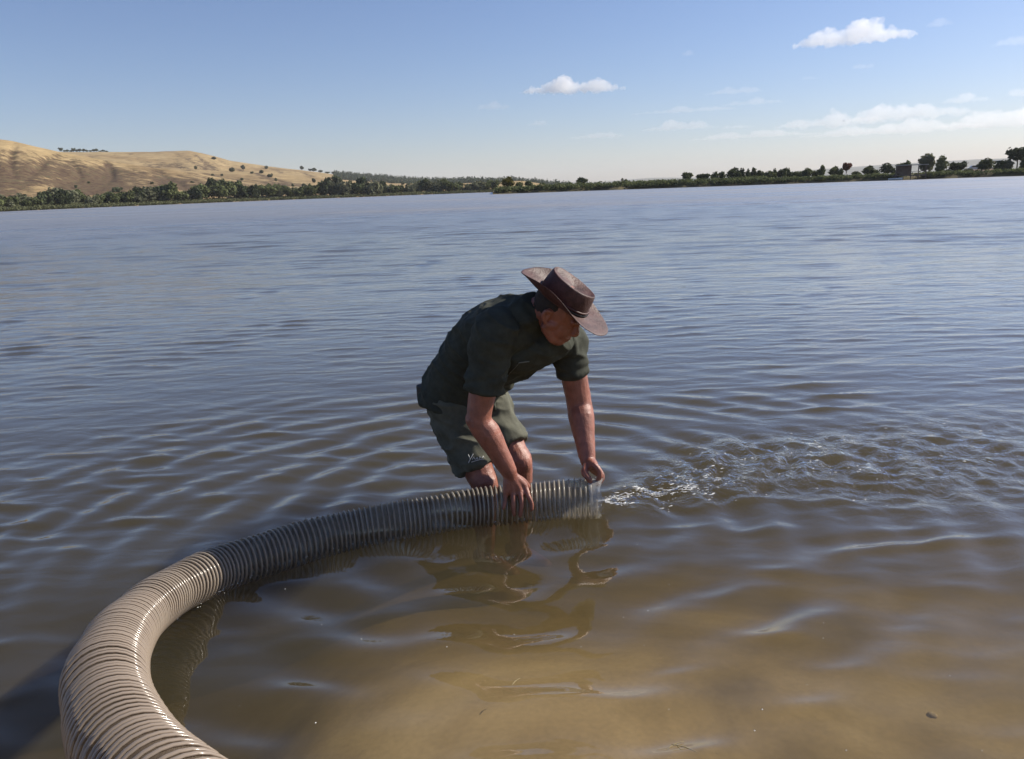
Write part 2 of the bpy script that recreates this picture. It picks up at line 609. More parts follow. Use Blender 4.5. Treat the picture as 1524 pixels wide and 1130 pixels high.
def wave(x, y, cut=None):
    r = np.hypot(x, y)
    g = grp(x, y)
    near = np.clip((r - 0.6) / 1.6, 0.85, 1)           # shallows lie calmer
    tb = turb(x, y)
    hm = ssum(S_MAIN, x, y, cut) / SIG
    z = g * near * SIG * (np.exp(0.55 * hm) - 1.16) / 0.55 * 0.85 * (1 - 0.6 * tb)      # peaked crests, flat troughs
    z += near * ssum(S_LONG, x, y, cut) * np.clip(1.7 - r / 5.0, 0.3, 1)
    z += (0.5 + 0.5 * g) * np.clip((r - 1.0) / 3.0, 0.35, 1) * ssum(S_FINE, x, y, cut)
    z += np.clip((r - 7.0) / 12.0, 0, 1) * ssum(S_MID, x, y, cut) * (0.6 + 0.4 * g)      # wind waves of the open lake
    # rings spreading from the man's legs and the hose
    for (cx0, cy0, lam, amp, ph) in ((-0.10, 3.10, 0.27, 0.0052, 0.0), (-0.55, 2.75, 0.19, 0.0026, 1.0), (0.34, 3.0, 0.22, 0.0034, 2.0)):
        q = np.hypot(x - cx0, y - cy0)
        z += amp * np.sin(2 * math.pi * q / lam + ph + 0.6 * np.sin(3 * np.arctan2(y - cy0, x - cx0))) * np.exp(-((q - 1.1) / 1.05) ** 2)
    z += tb * ssum(S_TURB, x, y, cut) * 0.72
    rd = ssum(S_RID, x + 0.05 * np.sin(7 * y), y * 1.3 + 0.04 * np.sin(9 * x), cut)
    z += tb * 0.020 * (0.7 - np.abs(rd))
    z += 0.016 * np.exp(-(((x - HOSE_END.x - 0.10) / 0.11) ** 2 + ((y - HOSE_END.y) / 0.07) ** 2))        # water welling out of the hose
    return z, tb


NR, NA = 1500, 430
AMAX = R(63)
r_ = 0.62 * np.exp(np.linspace(0, math.log(700 / 0.62), NR))
a_ = np.linspace(-AMAX, AMAX, NA)
rr, aa = np.meshgrid(r_, a_, indexing='ij')
X = rr * np.sin(aa); Y = rr * np.cos(aa)
spacing = rr * (r_[1] / r_[0] - 1)
Z, TB = wave(X, Y, spacing)
V = np.stack([X, Y, Z], -1).reshape(-1, 3)
idx = np.arange(NR * NA).reshape(NR, NA)
Fq = np.stack([idx[:-1, :-1], idx[:-1, 1:], idx[1:, 1:], idx[1:, :-1]], -1).reshape(-1, 4)[:, ::-1]
nb = len(V)
bd = np.concatenate([idx[0, :], idx[1:, -1], idx[-1, -2::-1], idx[-2:0:-1, 0]])
VB = V[bd].copy(); VB[:, 2] = -6.0
Vall = np.concatenate([V, VB, [[0, 200.0, -6.0]]])
bi = np.arange(len(bd)) + nb
bn = np.roll(np.arange(len(bd)), -1)
side = np.stack([bd, bi, bi[bn], bd[bn]], -1)
me = bpy.data.meshes.new('water')
tri_c = nb + len(bd)
bm_faces = np.concatenate([Fq, side])
bot = np.stack([bi, np.full(len(bi), tri_c), bi[bn], bi[bn]], -1)
nq = len(bm_faces)
me.vertices.add(len(Vall)); me.vertices.foreach_set('co', Vall.astype(np.float32).ravel())
loops = np.concatenate([bm_faces.ravel(), bot[:, :3].ravel()]).astype(np.int32)
starts = np.concatenate([np.arange(nq) * 4, nq * 4 + np.arange(len(bot)) * 3]).astype(np.int32)
me.loops.add(len(loops)); me.loops.foreach_set('vertex_index', loops)
me.polygons.add(len(starts)); me.polygons.foreach_set('loop_start', starts)
sm = np.zeros(len(starts), dtype=bool); sm[:len(Fq)] = True
me.polygons.foreach_set('use_smooth', sm)
me.update(calc_edges=True)
bmw = bmesh.new(); bmw.from_mesh(me); bmesh.ops.recalc_face_normals(bmw, faces=bmw.faces); bmw.to_mesh(me); bmw.free()
at1 = me.attributes.new('turb', 'FLOAT', 'POINT')
tv = np.zeros(len(Vall), dtype=np.float32); tv[:nb] = (TB * 0.030).ravel(); at1.data.foreach_set('value', tv)
at2 = me.attributes.new('fine', 'FLOAT', 'POINT')
fv = np.zeros(len(Vall), dtype=np.float32)
fv[:nb] = (0.008 + 0.014 * np.clip((rr - 4) / 20.0, 0, 1)).ravel()
fv[:nb] *= np.clip((rr.ravel() - 1.5) / 3.0, 0.12, 1)
at2.data.foreach_set('value', fv)
at3 = me.attributes.new('rough', 'FLOAT', 'POINT')     # ripples too small for the mesh far out
gv = np.full(len(Vall), .03, dtype=np.float32)
gv[:nb] = (.025 + .33 * np.clip((rr - 9) / 50.0, 0, 1) ** .8).ravel()
at3.data.foreach_set('value', gv)
water = link('water', me, M_water)
tag(water, kind='structure')


def water_z(x, y):
    z, _ = wave(np.array([x], dtype=float), np.array([y], dtype=float), np.array([max(0.01, math.hypot(x, y) * 0.0047)]))
    return float(z[0])


# lake bed and the sand it climbs out on
BED = [(-60, 1.6), (-8, 0.55), (-1, 0.16), (0.4, 0.06), (0.8, 0.0), (1.5, -0.115), (2.2, -0.19), (2.7, -0.28), (3.2, -0.37), (4.5, -0.65), (8, -1.3), (20, -2.6), (60, -4.0), (800, -5.0)]
ys = np.concatenate([np.linspace(-60, -2, 20), np.linspace(-1.8, 8, 130), np.geomspace(8.3, 640, 40)])
xs = np.concatenate([-np.geomspace(640, 7, 22), np.linspace(-6.5, 6.5, 120), np.geomspace(7, 640, 22)])
BX, BY = np.meshgrid(xs, ys)
BZ = np.interp(BY, [b[0] for b in BED], [b[1] for b in BED])
nzv = np.array([noise.noise(Vector((x * 0.9, y * 0.9, 3.1))) * 0.035 + noise.noise(Vector((x * 2.6, y * 2.6, 8.1))) * 0.012 for x, y in zip(BX.ravel(), BY.ravel())]).reshape(BX.shape)
BZ = BZ - 0.24 * (1 / (1 + np.exp((BX + 0.75) * 7))) * np.clip((BY - 0.6) / 1.0, 0, 1) * np.clip((60 - BY) / 40, 0, 1)
BZ = BZ + 0.075 * np.exp(-((BX + 0.05) / 0.75) ** 2 - ((BY - 1.75) / 0.55) ** 2)      # silt bank inside the bend of the hose
BZ = BZ + nzv * np.clip(1.2 - np.abs(BY - 2) / 12, 0.2, 1)
bi_ = np.arange(BX.size).reshape(BX.shape)
bf = np.stack([bi_[:-1, :-1], bi_[:-1, 1:], bi_[1:, 1:], bi_[1:, :-1]], -1).reshape(-1, 4)
bed = link('lake_bed', mesh_np('lake_bed', np.stack([BX, BY, BZ], -1).reshape(-1, 3), bf), M_sand)
tag(bed, kind='structure')


def bed_z(x, y):
    return float(np.interp(y, [b[0] for b in BED], [b[1] for b in BED]))


# ------------------------------------------------------------------ hills on the far shore
SHORE = [(-700, 215), (-300, 225), (0, 250), (200, 290), (400, 330), (600, 350), (760, 360), (1000, 380)]
H1 = [(-900, 60), (-400, 120), (-200, 172), (-80, 196), (0, 205), (34, 210), (79, 220), (105, 227), (171, 239), (210, 246), (262, 253), (300, 259), (360, 270), (430, 282), (520, 292), (2000, 262)]
H2 = [(-900, 215), (0, 222), (105, 226), (180, 226), (240, 226), (290, 224), (310, 228), (350, 239), (400, 247), (450, 253), (520, 262), (600, 268), (700, 273), (780, 277), (840, 281), (900, 284), (1000, 284), (1100, 284)]
H3 = [(-900, 250), (290, 252), (340, 255), (400, 256), (460, 263), (560, 272), (700, 277), (800, 282), (900, 284), (1000, 284), (1100, 284)]


def sstep(a, b, x):
    t = min(1, max(0, (x - a) / (b - a)))
    return t * t * (3 - 2 * t)


def hill_h(px, D):
    s = lerp_tab(SHORE, px)
    low = 1 - sstep(765, 850, px)
    base = 0.3 + 2.4 * sstep(s, s + 45, D) * (.35 + .65 * low) + 3.0 * sstep(s + 40, s + 160, D) * low
    h = base
    scr = 0.0
    kind, crest = 2, 0.0
    for kk, (tab, Dc, foot, back) in enumerate( ((H1, s + 250, s + 70, 260), (H3, s + 470, s + 130, 300), (H2, s + 780, s + 420, 500))):
        yv = lerp_tab(tab, px)
        top = W(px, yv, Dc).z
        if top < 1:
            continue
        if D <= Dc:
            e = sstep(foot, Dc + 30, D) / max(1e-6, sstep(foot, Dc + 30, Dc))
        else:
            e = 1 - 0.9 * sstep(Dc, Dc + back, D)
        hh = base * 0.4 + (top - base * 0.4) * e
        if hh > h:
            h = hh
            kind, crest = kk, e
            scr = (0.27 * e * (1 - e) * 4 + .05) if tab is H1 else (0.10 * e * (1 - e) * 4)
    # gullies running down the slope
    p = W(px, hz(px), D)
    g = 1 - abs(noise.noise(Vector((p.x * 0.022 + p.y * 0.012, p.y * 0.006, 1.7))))
    g2 = 1 - abs(noise.noise(Vector((p.x * 0.06 + p.y * 0.03, p.y * 0.015, 5.7))))
    k = max(0.0, (h - base)) * 0.20
    steep = (1.0 if kind == 0 else .12) * (1 - crest ** 6)
    h -= k * steep * (g ** 5 * 1.4 + g2 ** 6 * 0.6)
    h += (noise.noise(Vector((p.x * 0.05, p.y * 0.05, 0))) * 0.5) * sstep(s + 20, s + 80, D)
    if scr > 0.02:
        scr += 0.26 * (g ** 6) + 0.12 * (g2 ** 6) - 0.10
    return p.x, p.y, h, scr


pxs = np.linspace(-640, 1080, 420)
fr = np.concatenate([np.linspace(-6, 60, 10), np.linspace(68, 300, 62), np.linspace(306, 520, 36), np.linspace(530, 900, 36), np.linspace(930, 1700, 14)])
hv, hs = [], []
for q in fr:
    for px in pxs:
        s = lerp_tab(SHORE, px)
        x, y, h, sr = hill_h(px, s + q)
        if q < 0:
            h = -1.5
        hv.append((x, y, h)); hs.append(sr)
hi = np.arange(len(fr) * len(pxs)).reshape(len(fr), len(pxs))
hf = np.stack([hi[:-1, :-1], hi[:-1, 1:], hi[1:, 1:], hi[1:, :-1]], -1).reshape(-1, 4)
hm = mesh_np('hills', hv, hf)
ha = hm.attributes.new('scrub', 'FLOAT', 'POINT'); ha.data.foreach_set('value', np.array(hs, dtype=np.float32))
hills = link('hills', hm, M_hill)
tag(hills, kind='structure')

# low spit of land on the right, and the pale rise far behind it
SPIT = [(733, 205), (760, 208), (900, 212), (1100, 215), (1300, 222), (1524, 230), (1900, 235), (2600, 240)]
sv = []
spx = np.concatenate([np.linspace(733, 800, 24), np.linspace(808, 2600, 200)])
sq = [-5, -0.6, 0.8, 3, 8, 20, 45, 90, 180, 420, 900]
szz = [-2, -0.25, 0.55, 1.0, 1.25, 1.4, 1.5, 1.6, 1.7, 1.9, 2.0]
for k, q in enumerate(sq):
    for px in spx:
        D = lerp_tab(SPIT, px) + q + (noise.noise(Vector((px * 0.03, 0, 2))) * 2.5 if q < 10 else 0)
        p = W(px, hz(px), D)
        taper = sstep(725, 775, px)
        z = szz[k] if szz[k] < 0 else szz[k] * (0.35 + 0.65 * taper) + 0.35 * noise.noise(Vector((p.x * 0.11, p.y * 0.11, 4)))
        sv.append((p.x, p.y, z))
si = np.arange(len(sv)).reshape(len(sq), len(spx))
sf = np.stack([si[:-1, :-1], si[:-1, 1:], si[1:, 1:], si[1:, :-1]], -1).reshape(-1, 4)
spit = link('spit_ground', mesh_np('spit_ground', sv, sf), M_bank)
tag(spit, kind='structure')


def spit_z(px, q):
    return float(np.interp(q, sq, szz))


RIDGE = [(600, 279), (850, 271.5), (900, 271), (960, 266), (1000, 265), (1060, 264), (1150, 258), (1230, 252), (1320, 246), (1400, 241), (1460, 238), (1524, 236), (1700, 226), (2600, 200)]
rv = []
rpx = np.linspace(600, 2600, 240)
rq = [(1300, 0.02), (1500, 0.3), (1750, 0.68), (2000, 0.92), (2300, 1.0), (2700, 0.9), (3600, 0.5)]
for D, e in rq:
    for px in rpx:
        p = W(px, hz(px), D)
        top = W(px, lerp_tab(RIDGE, px), 2300).z
        rv.append((p.x, p.y, 1.5 + (top - 1.5) * e + noise.noise(Vector((px * 0.02, D * 0.004, 9))) * 0.8))
ri = np.arange(len(rv)).reshape(len(rq), len(rpx))
rf = np.stack([ri[:-1, :-1], ri[:-1, 1:], ri[1:, 1:], ri[1:, :-1]], -1).reshape(-1, 4)
tag(link('far_plain', mesh_np('far_plain', rv, rf), M_field), kind='structure')


# ------------------------------------------------------------------ trees
def leaf_cloud(seed, lobes, nleaf, size):
    g = np.random.default_rng(seed)
    vol = np.array([l[3] * l[4] * l[5] for l in lobes])
    cnt = np.maximum(8, (nleaf * vol / vol.sum()).astype(int))
    vs, fs = [], []
    for (cx, cy, cz, rx, ry, rz), n in zip(lobes, cnt):
        d = g.normal(size=(n, 3)); d /= np.linalg.norm(d, axis=1)[:, None]
        rad = g.uniform(0.45, 1.0, n) ** 0.6 * (1 + g.normal(0, 0.09, n))
        p = d * rad[:, None] * np.array([rx, ry, rz]) + np.array([cx, cy, cz])
        nrm = d + g.normal(0, 0.7, (n, 3)); nrm /= np.linalg.norm(nrm, axis=1)[:, None]
        t = np.cross(nrm, g.normal(size=(n, 3))); t /= np.linalg.norm(t, axis=1)[:, None]
        b = np.cross(nrm, t)
        sz = size * g.uniform(0.6, 1.35, n)[:, None]
        o = len(vs) * 0
        q = np.stack([p - t * sz - b * sz * 0.45, p + t * sz * 0.2 - b * sz * 0.7, p + t * sz + b * sz * 0.35, p - t * sz * 0.2 + b * sz * 0.7], 1)
        vs.append(q.reshape(-1, 3))
    v = np.concatenate(vs)
    f = np.arange(len(v)).reshape(-1, 4)
    return v, f


def tree_proto(seed, kind):
    """unit tree: height 1, crown about 1 wide (scaled per tree)"""
    g = random.Random(seed)
    lobes = []
    if kind == 'bush':
        for i in range(7):
            lobes.append((g.uniform(-.30, .30), g.uniform(-.25, .25), g.uniform(.25, .62), g.uniform(.17, .27), g.uniform(.17, .25), g.uniform(.18, .32)))
        lobes.append((0, 0, .3, .40, .36, .28)); th = .35
    elif kind == 'round':
        for i in range(9):
            lobes.append((g.uniform(-.28, .28), g.uniform(-.28, .28), g.uniform(.38, .76), g.uniform(.17, .26), g.uniform(.17, .25), g.uniform(.14, .24)))
        lobes.append((0, 0, .5, .38, .36, .30)); th = .5
    elif kind == 'tall':
        for i in range(12):
            z = g.uniform(.25, .86)
            k = 1 - abs(z - .5) * 1.0
            lobes.append((g.uniform(-.26, .26) * k, g.uniform(-.26, .26) * k, z, g.uniform(.13, .22), g.uniform(.13, .2), g.uniform(.10, .18)))
        lobes.append((0, 0, .5, .26, .26, .38)); th = .7
    elif kind == 'cone':
        for i in range(10):
            z = .10 + .085 * i
            rr0 = .40 * (1.02 - z) + .05
            lobes.append((g.uniform(-.05, .05), g.uniform(-.05, .05), z, rr0, rr0, .09))
        th = .9
    else:  # umbrella: crown carried high
        for i in range(9):
            lobes.append((g.uniform(-.32, .32), g.uniform(-.3, .3), g.uniform(.58, .86), g.uniform(.15, .24), g.uniform(.15, .24), g.uniform(.11, .18)))
        lobes.append((0, 0, .7, .36, .34, .22)); th = .66
    n = 800
    v, f = leaf_cloud(seed, lobes, n, 0.068)
    crown = mesh_np('crown', v, f, False)
    mb = MB()
    tw = .028
    mb.tube([(0, 0, -.04), (g.uniform(-.02, .02), 0, th * .5), (g.uniform(-.04, .04), g.uniform(-.03, .03), th)], [tw * 1.3, tw, tw * .4], n=7, sub=2)
    for l in lobes[:5]:
        z0 = th * g.uniform(.35, .7)
        mb.tube([(0, 0, z0), ((l[0]) * .5, l[1] * .5, (z0 + l[2]) / 2 + .02), (l[0], l[1], l[2])], [tw * .55, tw * .4, tw * .15], n=5, sub=2)
    trunk = mb.mesh('trunk')
    return crown, trunk


PROT = {k: [tree_proto(100 * i + j, k) for j in range(nn)] for i, (k, nn) in enumerate((('bush', 5), ('round', 4), ('tall', 4), ('cone', 3), ('umb', 3)))}
_cm = {}


def plant_tree(name, loc, h, wd, kind, mat, label, cat, group=None):
    c0, t0 = rnd.choice(PROT[kind])
    key = (c0.name, mat.name)
    if key not in _cm:
        cc = c0.copy(); cc.materials.clear(); cc.materials.append(mat); cc.name = 'crown'
        _cm[key] = cc
    if not t0.materials:
        t0.materials.append(M_bark)
    e = empty(name, loc, rnd.uniform(0, 6.28))
    e.scale = (wd, wd, h)
    tag(e, label, cat, group)
    for nm, mm in (('crown', _cm[key]), ('trunk', t0)):
        o = bpy.data.objects.new(nm, mm)
        col.objects.link(o)
        o.parent = e
    return e


# belt of willows and bushes along the left shore
BELT = [(-120, 17), (0, 15), (50, 14), (85, 22), (110, 18), (130, 13), (170, 14), (200, 18), (230, 24), (255, 22), (275, 14), (300, 19), (315, 26), (345, 23), (370, 20), (392, 21), (430, 14), (460, 16), (495, 23), (530, 20), (560, 21), (600, 12), (620, 15), (650, 20), (690, 11), (715, 15), (745, 13)]
BKIND = [('bush', M_willow, 'willow_bush', 'grey-green rounded bush in the belt of shrubs below the dry hills', 'grey-green bushes of the shore belt'),
         ('round', M_leaf, 'shore_tree', 'mid-green broad tree among the shrubs below the dry hills', 'mid-green trees of the shore belt'),
         ('tall', M_dark, 'dark_shore_tree', 'dark upright tree rising out of the shrub belt below the dry hills', 'dark trees of the shore belt')]
px = -110.0
while px < 742:
    s = lerp_tab(SHORE, px)
    hp = lerp_tab(BELT, px) * rnd.uniform(1.0, 1.32)
    q = rnd.uniform(6, 16)
    D = s + q
    base = hill_h(px, D)
    hgt = hp * D / FPX
    k = 2 if hp > 20 and rnd.random() < .6 else (1 if rnd.random() < .42 else 0)
    kd, mt, nm, lb, gr = BKIND[k]
    plant_tree(nm, (base[0], base[1], base[2] - 0.2), hgt, hgt * rnd.uniform(.9, 1.3) if k != 2 else hgt * rnd.uniform(.6, .85), kd, mt, lb, 'tree' if k else 'bush', gr)
    px += rnd.uniform(6, 10.5)
# second, sparser row behind
px = -100.0
while px < 735:
    s = lerp_tab(SHORE, px)
    D = s + rnd.uniform(22, 40)
    base = hill_h(px, D)
    hgt = lerp_tab(BELT, px) * rnd.uniform(.7, 1.05) * D / FPX
    plant_tree('willow_bush', (base[0], base[1], base[2] - 0.2), hgt, hgt * rnd.uniform(.9, 1.3), 'bush', M_willow, BKIND[0][3], 'bush', BKIND[0][4])
    px += rnd.uniform(9, 22)


def ground_hill(px, py):
    """where the line of sight first meets the hillside"""
    s = lerp_tab(SHORE, px)
    prev = None
    for D in np.arange(s + 40, s + 1000, 4.0):
        z = W(px, py, D).z
        x, y, h, _ = hill_h(px, D)
        if h >= z:
            return Vector((x, y, h)), D
    x, y, h, _ = hill_h(px, s + 780)
    return Vector((x, y, h)), s + 780


# scattered shrubs on the dry slopes
for px, py, hp, wp in ((326, 237.5, 5, 7), (297, 253, 6, 5), (350, 256, 8, 9), (367, 254, 9, 7), (379, 258.5, 4, 5), (393, 258, 6, 8), (401, 252, 6, 6), (363, 270, 6, 5),
                       (405, 264, 6, 9), (413, 271, 7, 5), (437, 279, 6, 5), (455, 279, 7, 9), (469, 274, 9, 6), (424, 279, 4, 9), (497, 267, 3, 5), (557, 271, 6, 8),
                       (600, 275, 5, 6), (630, 277, 7, 11), (585, 273, 4, 5), (695, 277, 4, 9), (184, 284, 5, 4), (117, 282, 6, 4), (176, 286, 9, 14), (321, 262, 4, 4),
                       (334, 262, 4, 4), (137, 274, 4, 4), (230, 274, 4, 5), (290, 272, 3, 6)):
    loc, D = ground_hill(px, py)
    plant_tree('hillside_shrub', loc - Vector((0, 0, .2)), hp * D / FPX, wp * D / FPX, 'bush' if wp >= hp else 'round', M_dark, 'small lone dark shrub dotted on the dry golden slope', 'shrub', 'shrubs on the dry slope')
# row of trees on the crest
for i in range(15):
    px = 104 + i * 4.7 + rnd.uniform(-1, 1)
    s = lerp_tab(SHORE, px)
    x, y, h, _ = hill_h(px, s + 775)
    hp = rnd.choice([3, 3.5, 4, 5, 6]) if i not in (12, 14) else 2
    D = s + 775
    plant_tree('crest_tree', (x, y, h - .3), hp * D / FPX, 5.5 * D / FPX, 'round', M_dark, 'tiny dark tree in the row on the hill crest', 'tree', 'row of trees on the hill crest')
for px, hp, wp in ((453, 8, 6), (465, 4.5, 6), (470, 6, 9), (480, 4, 8), (490, 3.5, 9), (500, 5, 9)):
    s = lerp_tab(SHORE, px)
    D = s + 770
    x, y, h, _ = hill_h(px, D)
    plant_tree('ridge_tree', (x, y, h - .4), hp * D / FPX, wp * D / FPX, 'round', M_dark, 'dark tree on the falling end of the ridge before the pine wood', 'tree', 'trees on the ridge end')

# far pine wood: reads as one mass
wv = []
g = np.random.default_rng(3)
for i in range(2000):
    px = g.uniform(500, 850)
    if px > 735 and g.random() < .3:
        continue
    s = lerp_tab(SHORE, px)
    dq = g.uniform(640, 800) if px < 580 else g.uniform(480, 800)
    D = s + dq
    x, y, h, _ = hill_h(px, D)
    ytop = lerp_tab([(505, 260), (560, 261), (600, 264), (640, 263.5), (700, 263.5), (740, 266), (800, 268.5), (850, 272.5)], px)
    ht = max(6.0, min(12, (W(px, ytop, s + 780).z - hill_h(px, s + 780)[2]))) * g.uniform(.6, 1.15)
    lob = [(x, y, h + ht * .35, ht * .30, ht * .30, ht * .35), (x, y, h + ht * .75, ht * .13, ht * .13, ht * .27)]
    v, f = leaf_cloud(int(i), lob, 44, ht * .10)
    wv.append(v)
wv = np.concatenate(wv)
tag(link('pine_wood', mesh_np('pine_wood', wv, np.arange(len(wv)).reshape(-1, 4), False), M_pine), 'dark distant pine wood along the skyline', 'wood', kind='stuff')

# trees standing on the right-hand spit: px, top, base, width, kind, material, name, label
TR = [(755, 263, 284, 22, 'round', M_yel, 'yellowing_tree', 'yellow-green tree at the tip of the spit'),
      (772, 268, 283, 14, 'bush', M_leaf, 'spit_bush', 'green bush beside the yellow-green tree at the spit tip'),
      (787, 267, 282, 13, 'round', M_dark, 'spit_tree', 'dark tree between the spit tip and the lone round tree'),
      (865, 262, 279, 20, 'round', M_dark, 'round_tree', 'lone round dark tree standing on the open spit'),
      (930, 264, 275, 12, 'bush', M_dark, 'small_tree', 'small dark bush alone on the open spit'),
      (1022, 254.5, 270, 18, 'round', M_leaf, 'open_tree', 'loose-crowned tree at the start of the thicket on the spit'),
      (1046, 257, 271, 23, 'round', M_dark, 'thicket_tree', None), (1064, 255, 271, 16, 'tall', M_leaf, 'thicket_tree', None), (1074, 254, 271, 14, 'tall', M_dark, 'thicket_tree', None),
      (1090, 249.5, 270, 24, 'round', M_dark, 'thicket_tree', None), (1103, 250, 270, 16, 'tall', M_dark, 'thicket_tree', None), (1113, 251, 270, 13, 'cone', M_dark, 'thicket_tree', None),
      (1121, 250, 269, 13, 'tall', M_dark, 'thicket_tree', None), (1130, 252, 269, 13, 'tall', M_leaf, 'thicket_tree', None)]
for i in range(13):
    TR.append((1142 + i * 6.1 + rnd.uniform(-2, 2), rnd.uniform(250.5, 256) - i * .15, 268 - i * .2, rnd.uniform(9, 16), 'round' if i % 3 == 0 else 'tall', M_leaf if i % 3 else M_dark, 'row_tree', 'ROW'))
TR += [(1222, 246.5, 266, 15, 'tall', M_leaf, 'grove_tree', 'GROVE'), (1240, 247.5, 266, 17, 'round', M_leaf, 'grove_tree', 'GROVE'),
       (1259, 242.5, 264, 14, 'umb', M_rust, 'rusty_tree', 'tree with rust-tinged crown on bare stem, left of the pavilion grove'),
       (1251, 250, 264, 9, 'tall', M_leaf, 'grove_tree', 'GROVE'), (1274, 253, 264, 15, 'bush', M_leaf, 'grove_tree', 'GROVE'), (1291, 246.5, 264, 19, 'round', M_leaf, 'grove_tree', 'GROVE'),
       (1303, 250, 263, 12, 'bush', M_dark, 'grove_tree', 'GROVE'),
       (1318, 242, 264, 21, 'round', M_dark, 'dark_round_tree', 'dark round tree just left of the wooden pavilion'), (1332, 250, 263, 12, 'bush', M_dark, 'grove_tree', 'GROVE'),
       (1345, 239.5, 260, 21, 'round', M_leaf, 'pavilion_tree', 'broad tree behind the wooden pavilion roof'),
       (1377, 226.5, 262, 29, 'tall', M_willow, 'tall_poplar', 'tallest pale green poplar beside the wooden pavilion'),
       (1399, 231.5, 263, 21, 'tall', M_leaf, 'slim_poplar', 'slim pointed poplar right of the tallest poplar'),
       (1424, 239.5, 260, 24, 'round', M_dark, 'wide_tree', 'wide dark tree between the slim poplar and the white car'),
       (1412, 250, 262, 10, 'bush', M_dark, 'grove_tree', 'GROVE'), (1440, 249, 260, 12, 'bush', M_willow, 'grove_tree', 'GROVE'),
       (1467, 235, 254, 22, 'round', M_leaf, 'shelter_tree', 'leafy tree behind the small white shelter'), (1486, 239, 256, 17, 'tall', M_leaf, 'grove_tree', 'GROVE'),
       (1499, 236, 258, 18, 'tall', M_willow, 'grove_tree', 'GROVE'), (1513, 220.5, 258, 25, 'umb', M_dark, 'high_crowned_tree', 'dark tree with high crown on bare trunk above pale poplars'),
       (1524, 233, 258, 20, 'tall', M_leaf, 'grove_tree', 'GROVE'), (1545, 228, 258, 24, 'round', M_leaf, 'grove_tree', 'GROVE')]
for px, top, bse, wp, kd, mt, nm, lb in TR:
    D = lerp_tab(SPIT, px) + rnd.uniform(7, 15)
    z0 = spit_z(px, 10) - .3
    p = W(px, hz(px), D)
    hgt = W(px, top, D).z - z0
    wd = wp * D / FPX
    if lb is None:
        lab, gr = 'dark green tree in the dense thicket on the spit', 'thicket trees on the spit'
    elif lb == 'ROW':
        lab, gr = 'slender green tree in the close-planted row on the spit', 'row of slender trees on the spit'
    elif lb == 'GROVE':
        lab, gr = 'small green tree or bush in the grove around the wooden pavilion', 'grove around the pavilion'
    else:
        lab, gr = lb, None
    plant_tree(nm, (p.x, p.y, z0), hgt * 1.04, wd, kd, mt, lab, 'bush' if 'bush' in nm else 'tree', gr)

# scrub and reeds hiding the edge of the spit, reeds at the foot of the left belt
g = np.random.default_rng(21)
wv = []
for i in range(1500):
    px = g.uniform(738, 1560)
    if 1340 < px < 1376 or (1455 < px < 1480):
        if g.random() < .8:
            continue
    D = lerp_tab(SPIT, px) + g.uniform(0.5, 7)
    p = W(px, hz(px), D)
    ht = g.uniform(.5, 1.2) * (1.35 if px < 1140 else 1.0)
    if px < 790:
        ht *= .8
    v, f = leaf_cloud(5000 + i, [(p.x, p.y, .6 + ht * .45, ht * g.uniform(.8, 1.4), ht * .8, ht * .7)], 34, .24)
    wv.append(v)
wv = np.concatenate(wv)
tag(link('bank_scrub', mesh_np('bank_scrub', wv, np.arange(len(wv)).reshape(-1, 4), False), M_leaf), 'dense dark scrub covering the edge of the low spit', 'scrub', kind='stuff')
wv = []
for i in range(3000):
    px = g.uniform(-130, 745)
    D = lerp_tab(SHORE, px) + g.uniform(-4, 15)
    p = W(px, hz(px), D)
    ht = g.uniform(.4, 1.0)
    v, f = leaf_cloud(9000 + i, [(p.x, p.y, .1 + ht * .5 + max(0, D - lerp_tab(SHORE, px)) * .055, ht * 1.6, ht, ht * .6)], 22, .22)
    wv.append(v)
wv = np.concatenate(wv)
tag(link('shore_reeds', mesh_np('shore_reeds', wv, np.arange(len(wv)).reshape(-1, 4), False), M_reed), 'low green reeds along the water at the foot of the shrub belt', 'reeds', kind='stuff')

# dirt ramp, pavilion, shelter, car, boat
mb = MB()
pts = [W(1455, hz(1455), 231.0), W(1474, hz(1474), 229.5), W(1484, hz(1484), 243), W(1440, hz(1440), 246)]
zz = [.15, .15, 2.0, 1.8]
mb.add([(p.x, p.y, z + .12) for p, z in zip(pts, zz)] + [(p.x, p.y, z - 1.0) for p, z in zip(pts, zz)], [(0, 1, 2, 3), (0, 4, 5, 1), (1, 5, 6, 2), (2, 6, 7, 3), (3, 7, 4, 0)])
tag(mb.build('dirt_ramp', M_dirt, smooth=False), kind='structure')

c = W(1354, hz(1354), 222.5)
pav = empty('pavilion', (c.x, c.y, 0), -math.atan2(c.x, c.y))
tag(pav, 'open wooden pavilion with flat pale roof on posts over the water', 'pavilion')
mb = MB(); mb.box((0.4, 0, 3.55), (7.2, 4.2, .16)); mb.build('roof', M_roof, pav, False)
mb = MB(); mb.box((0, 0, 1.05), (7.4, 4.2, .22)); mb.build('deck', M_wood, pav, False)
for ix in range(5):
    for iy in (-1.9, 1.9):
        mb = MB(); mb.box((-3.1 + ix * 1.65, iy, 1.3), (.2, .2, 4.3)); mb.build('post', M_wood, pav, False)
for ix in range(4):
    mb = MB(); mb.box((-2.28 + ix * 1.65, -1.95, 2.0), (1.5, .08, .10)); mb.build('railing', M_wood, pav, False)
    if ix < 2:
        mb = MB(); mb.box((-2.28 + ix * 1.65, 1.7, 2.3), (1.6, .08, 2.3)); mb.build('wall_board', M_wood, pav, False)

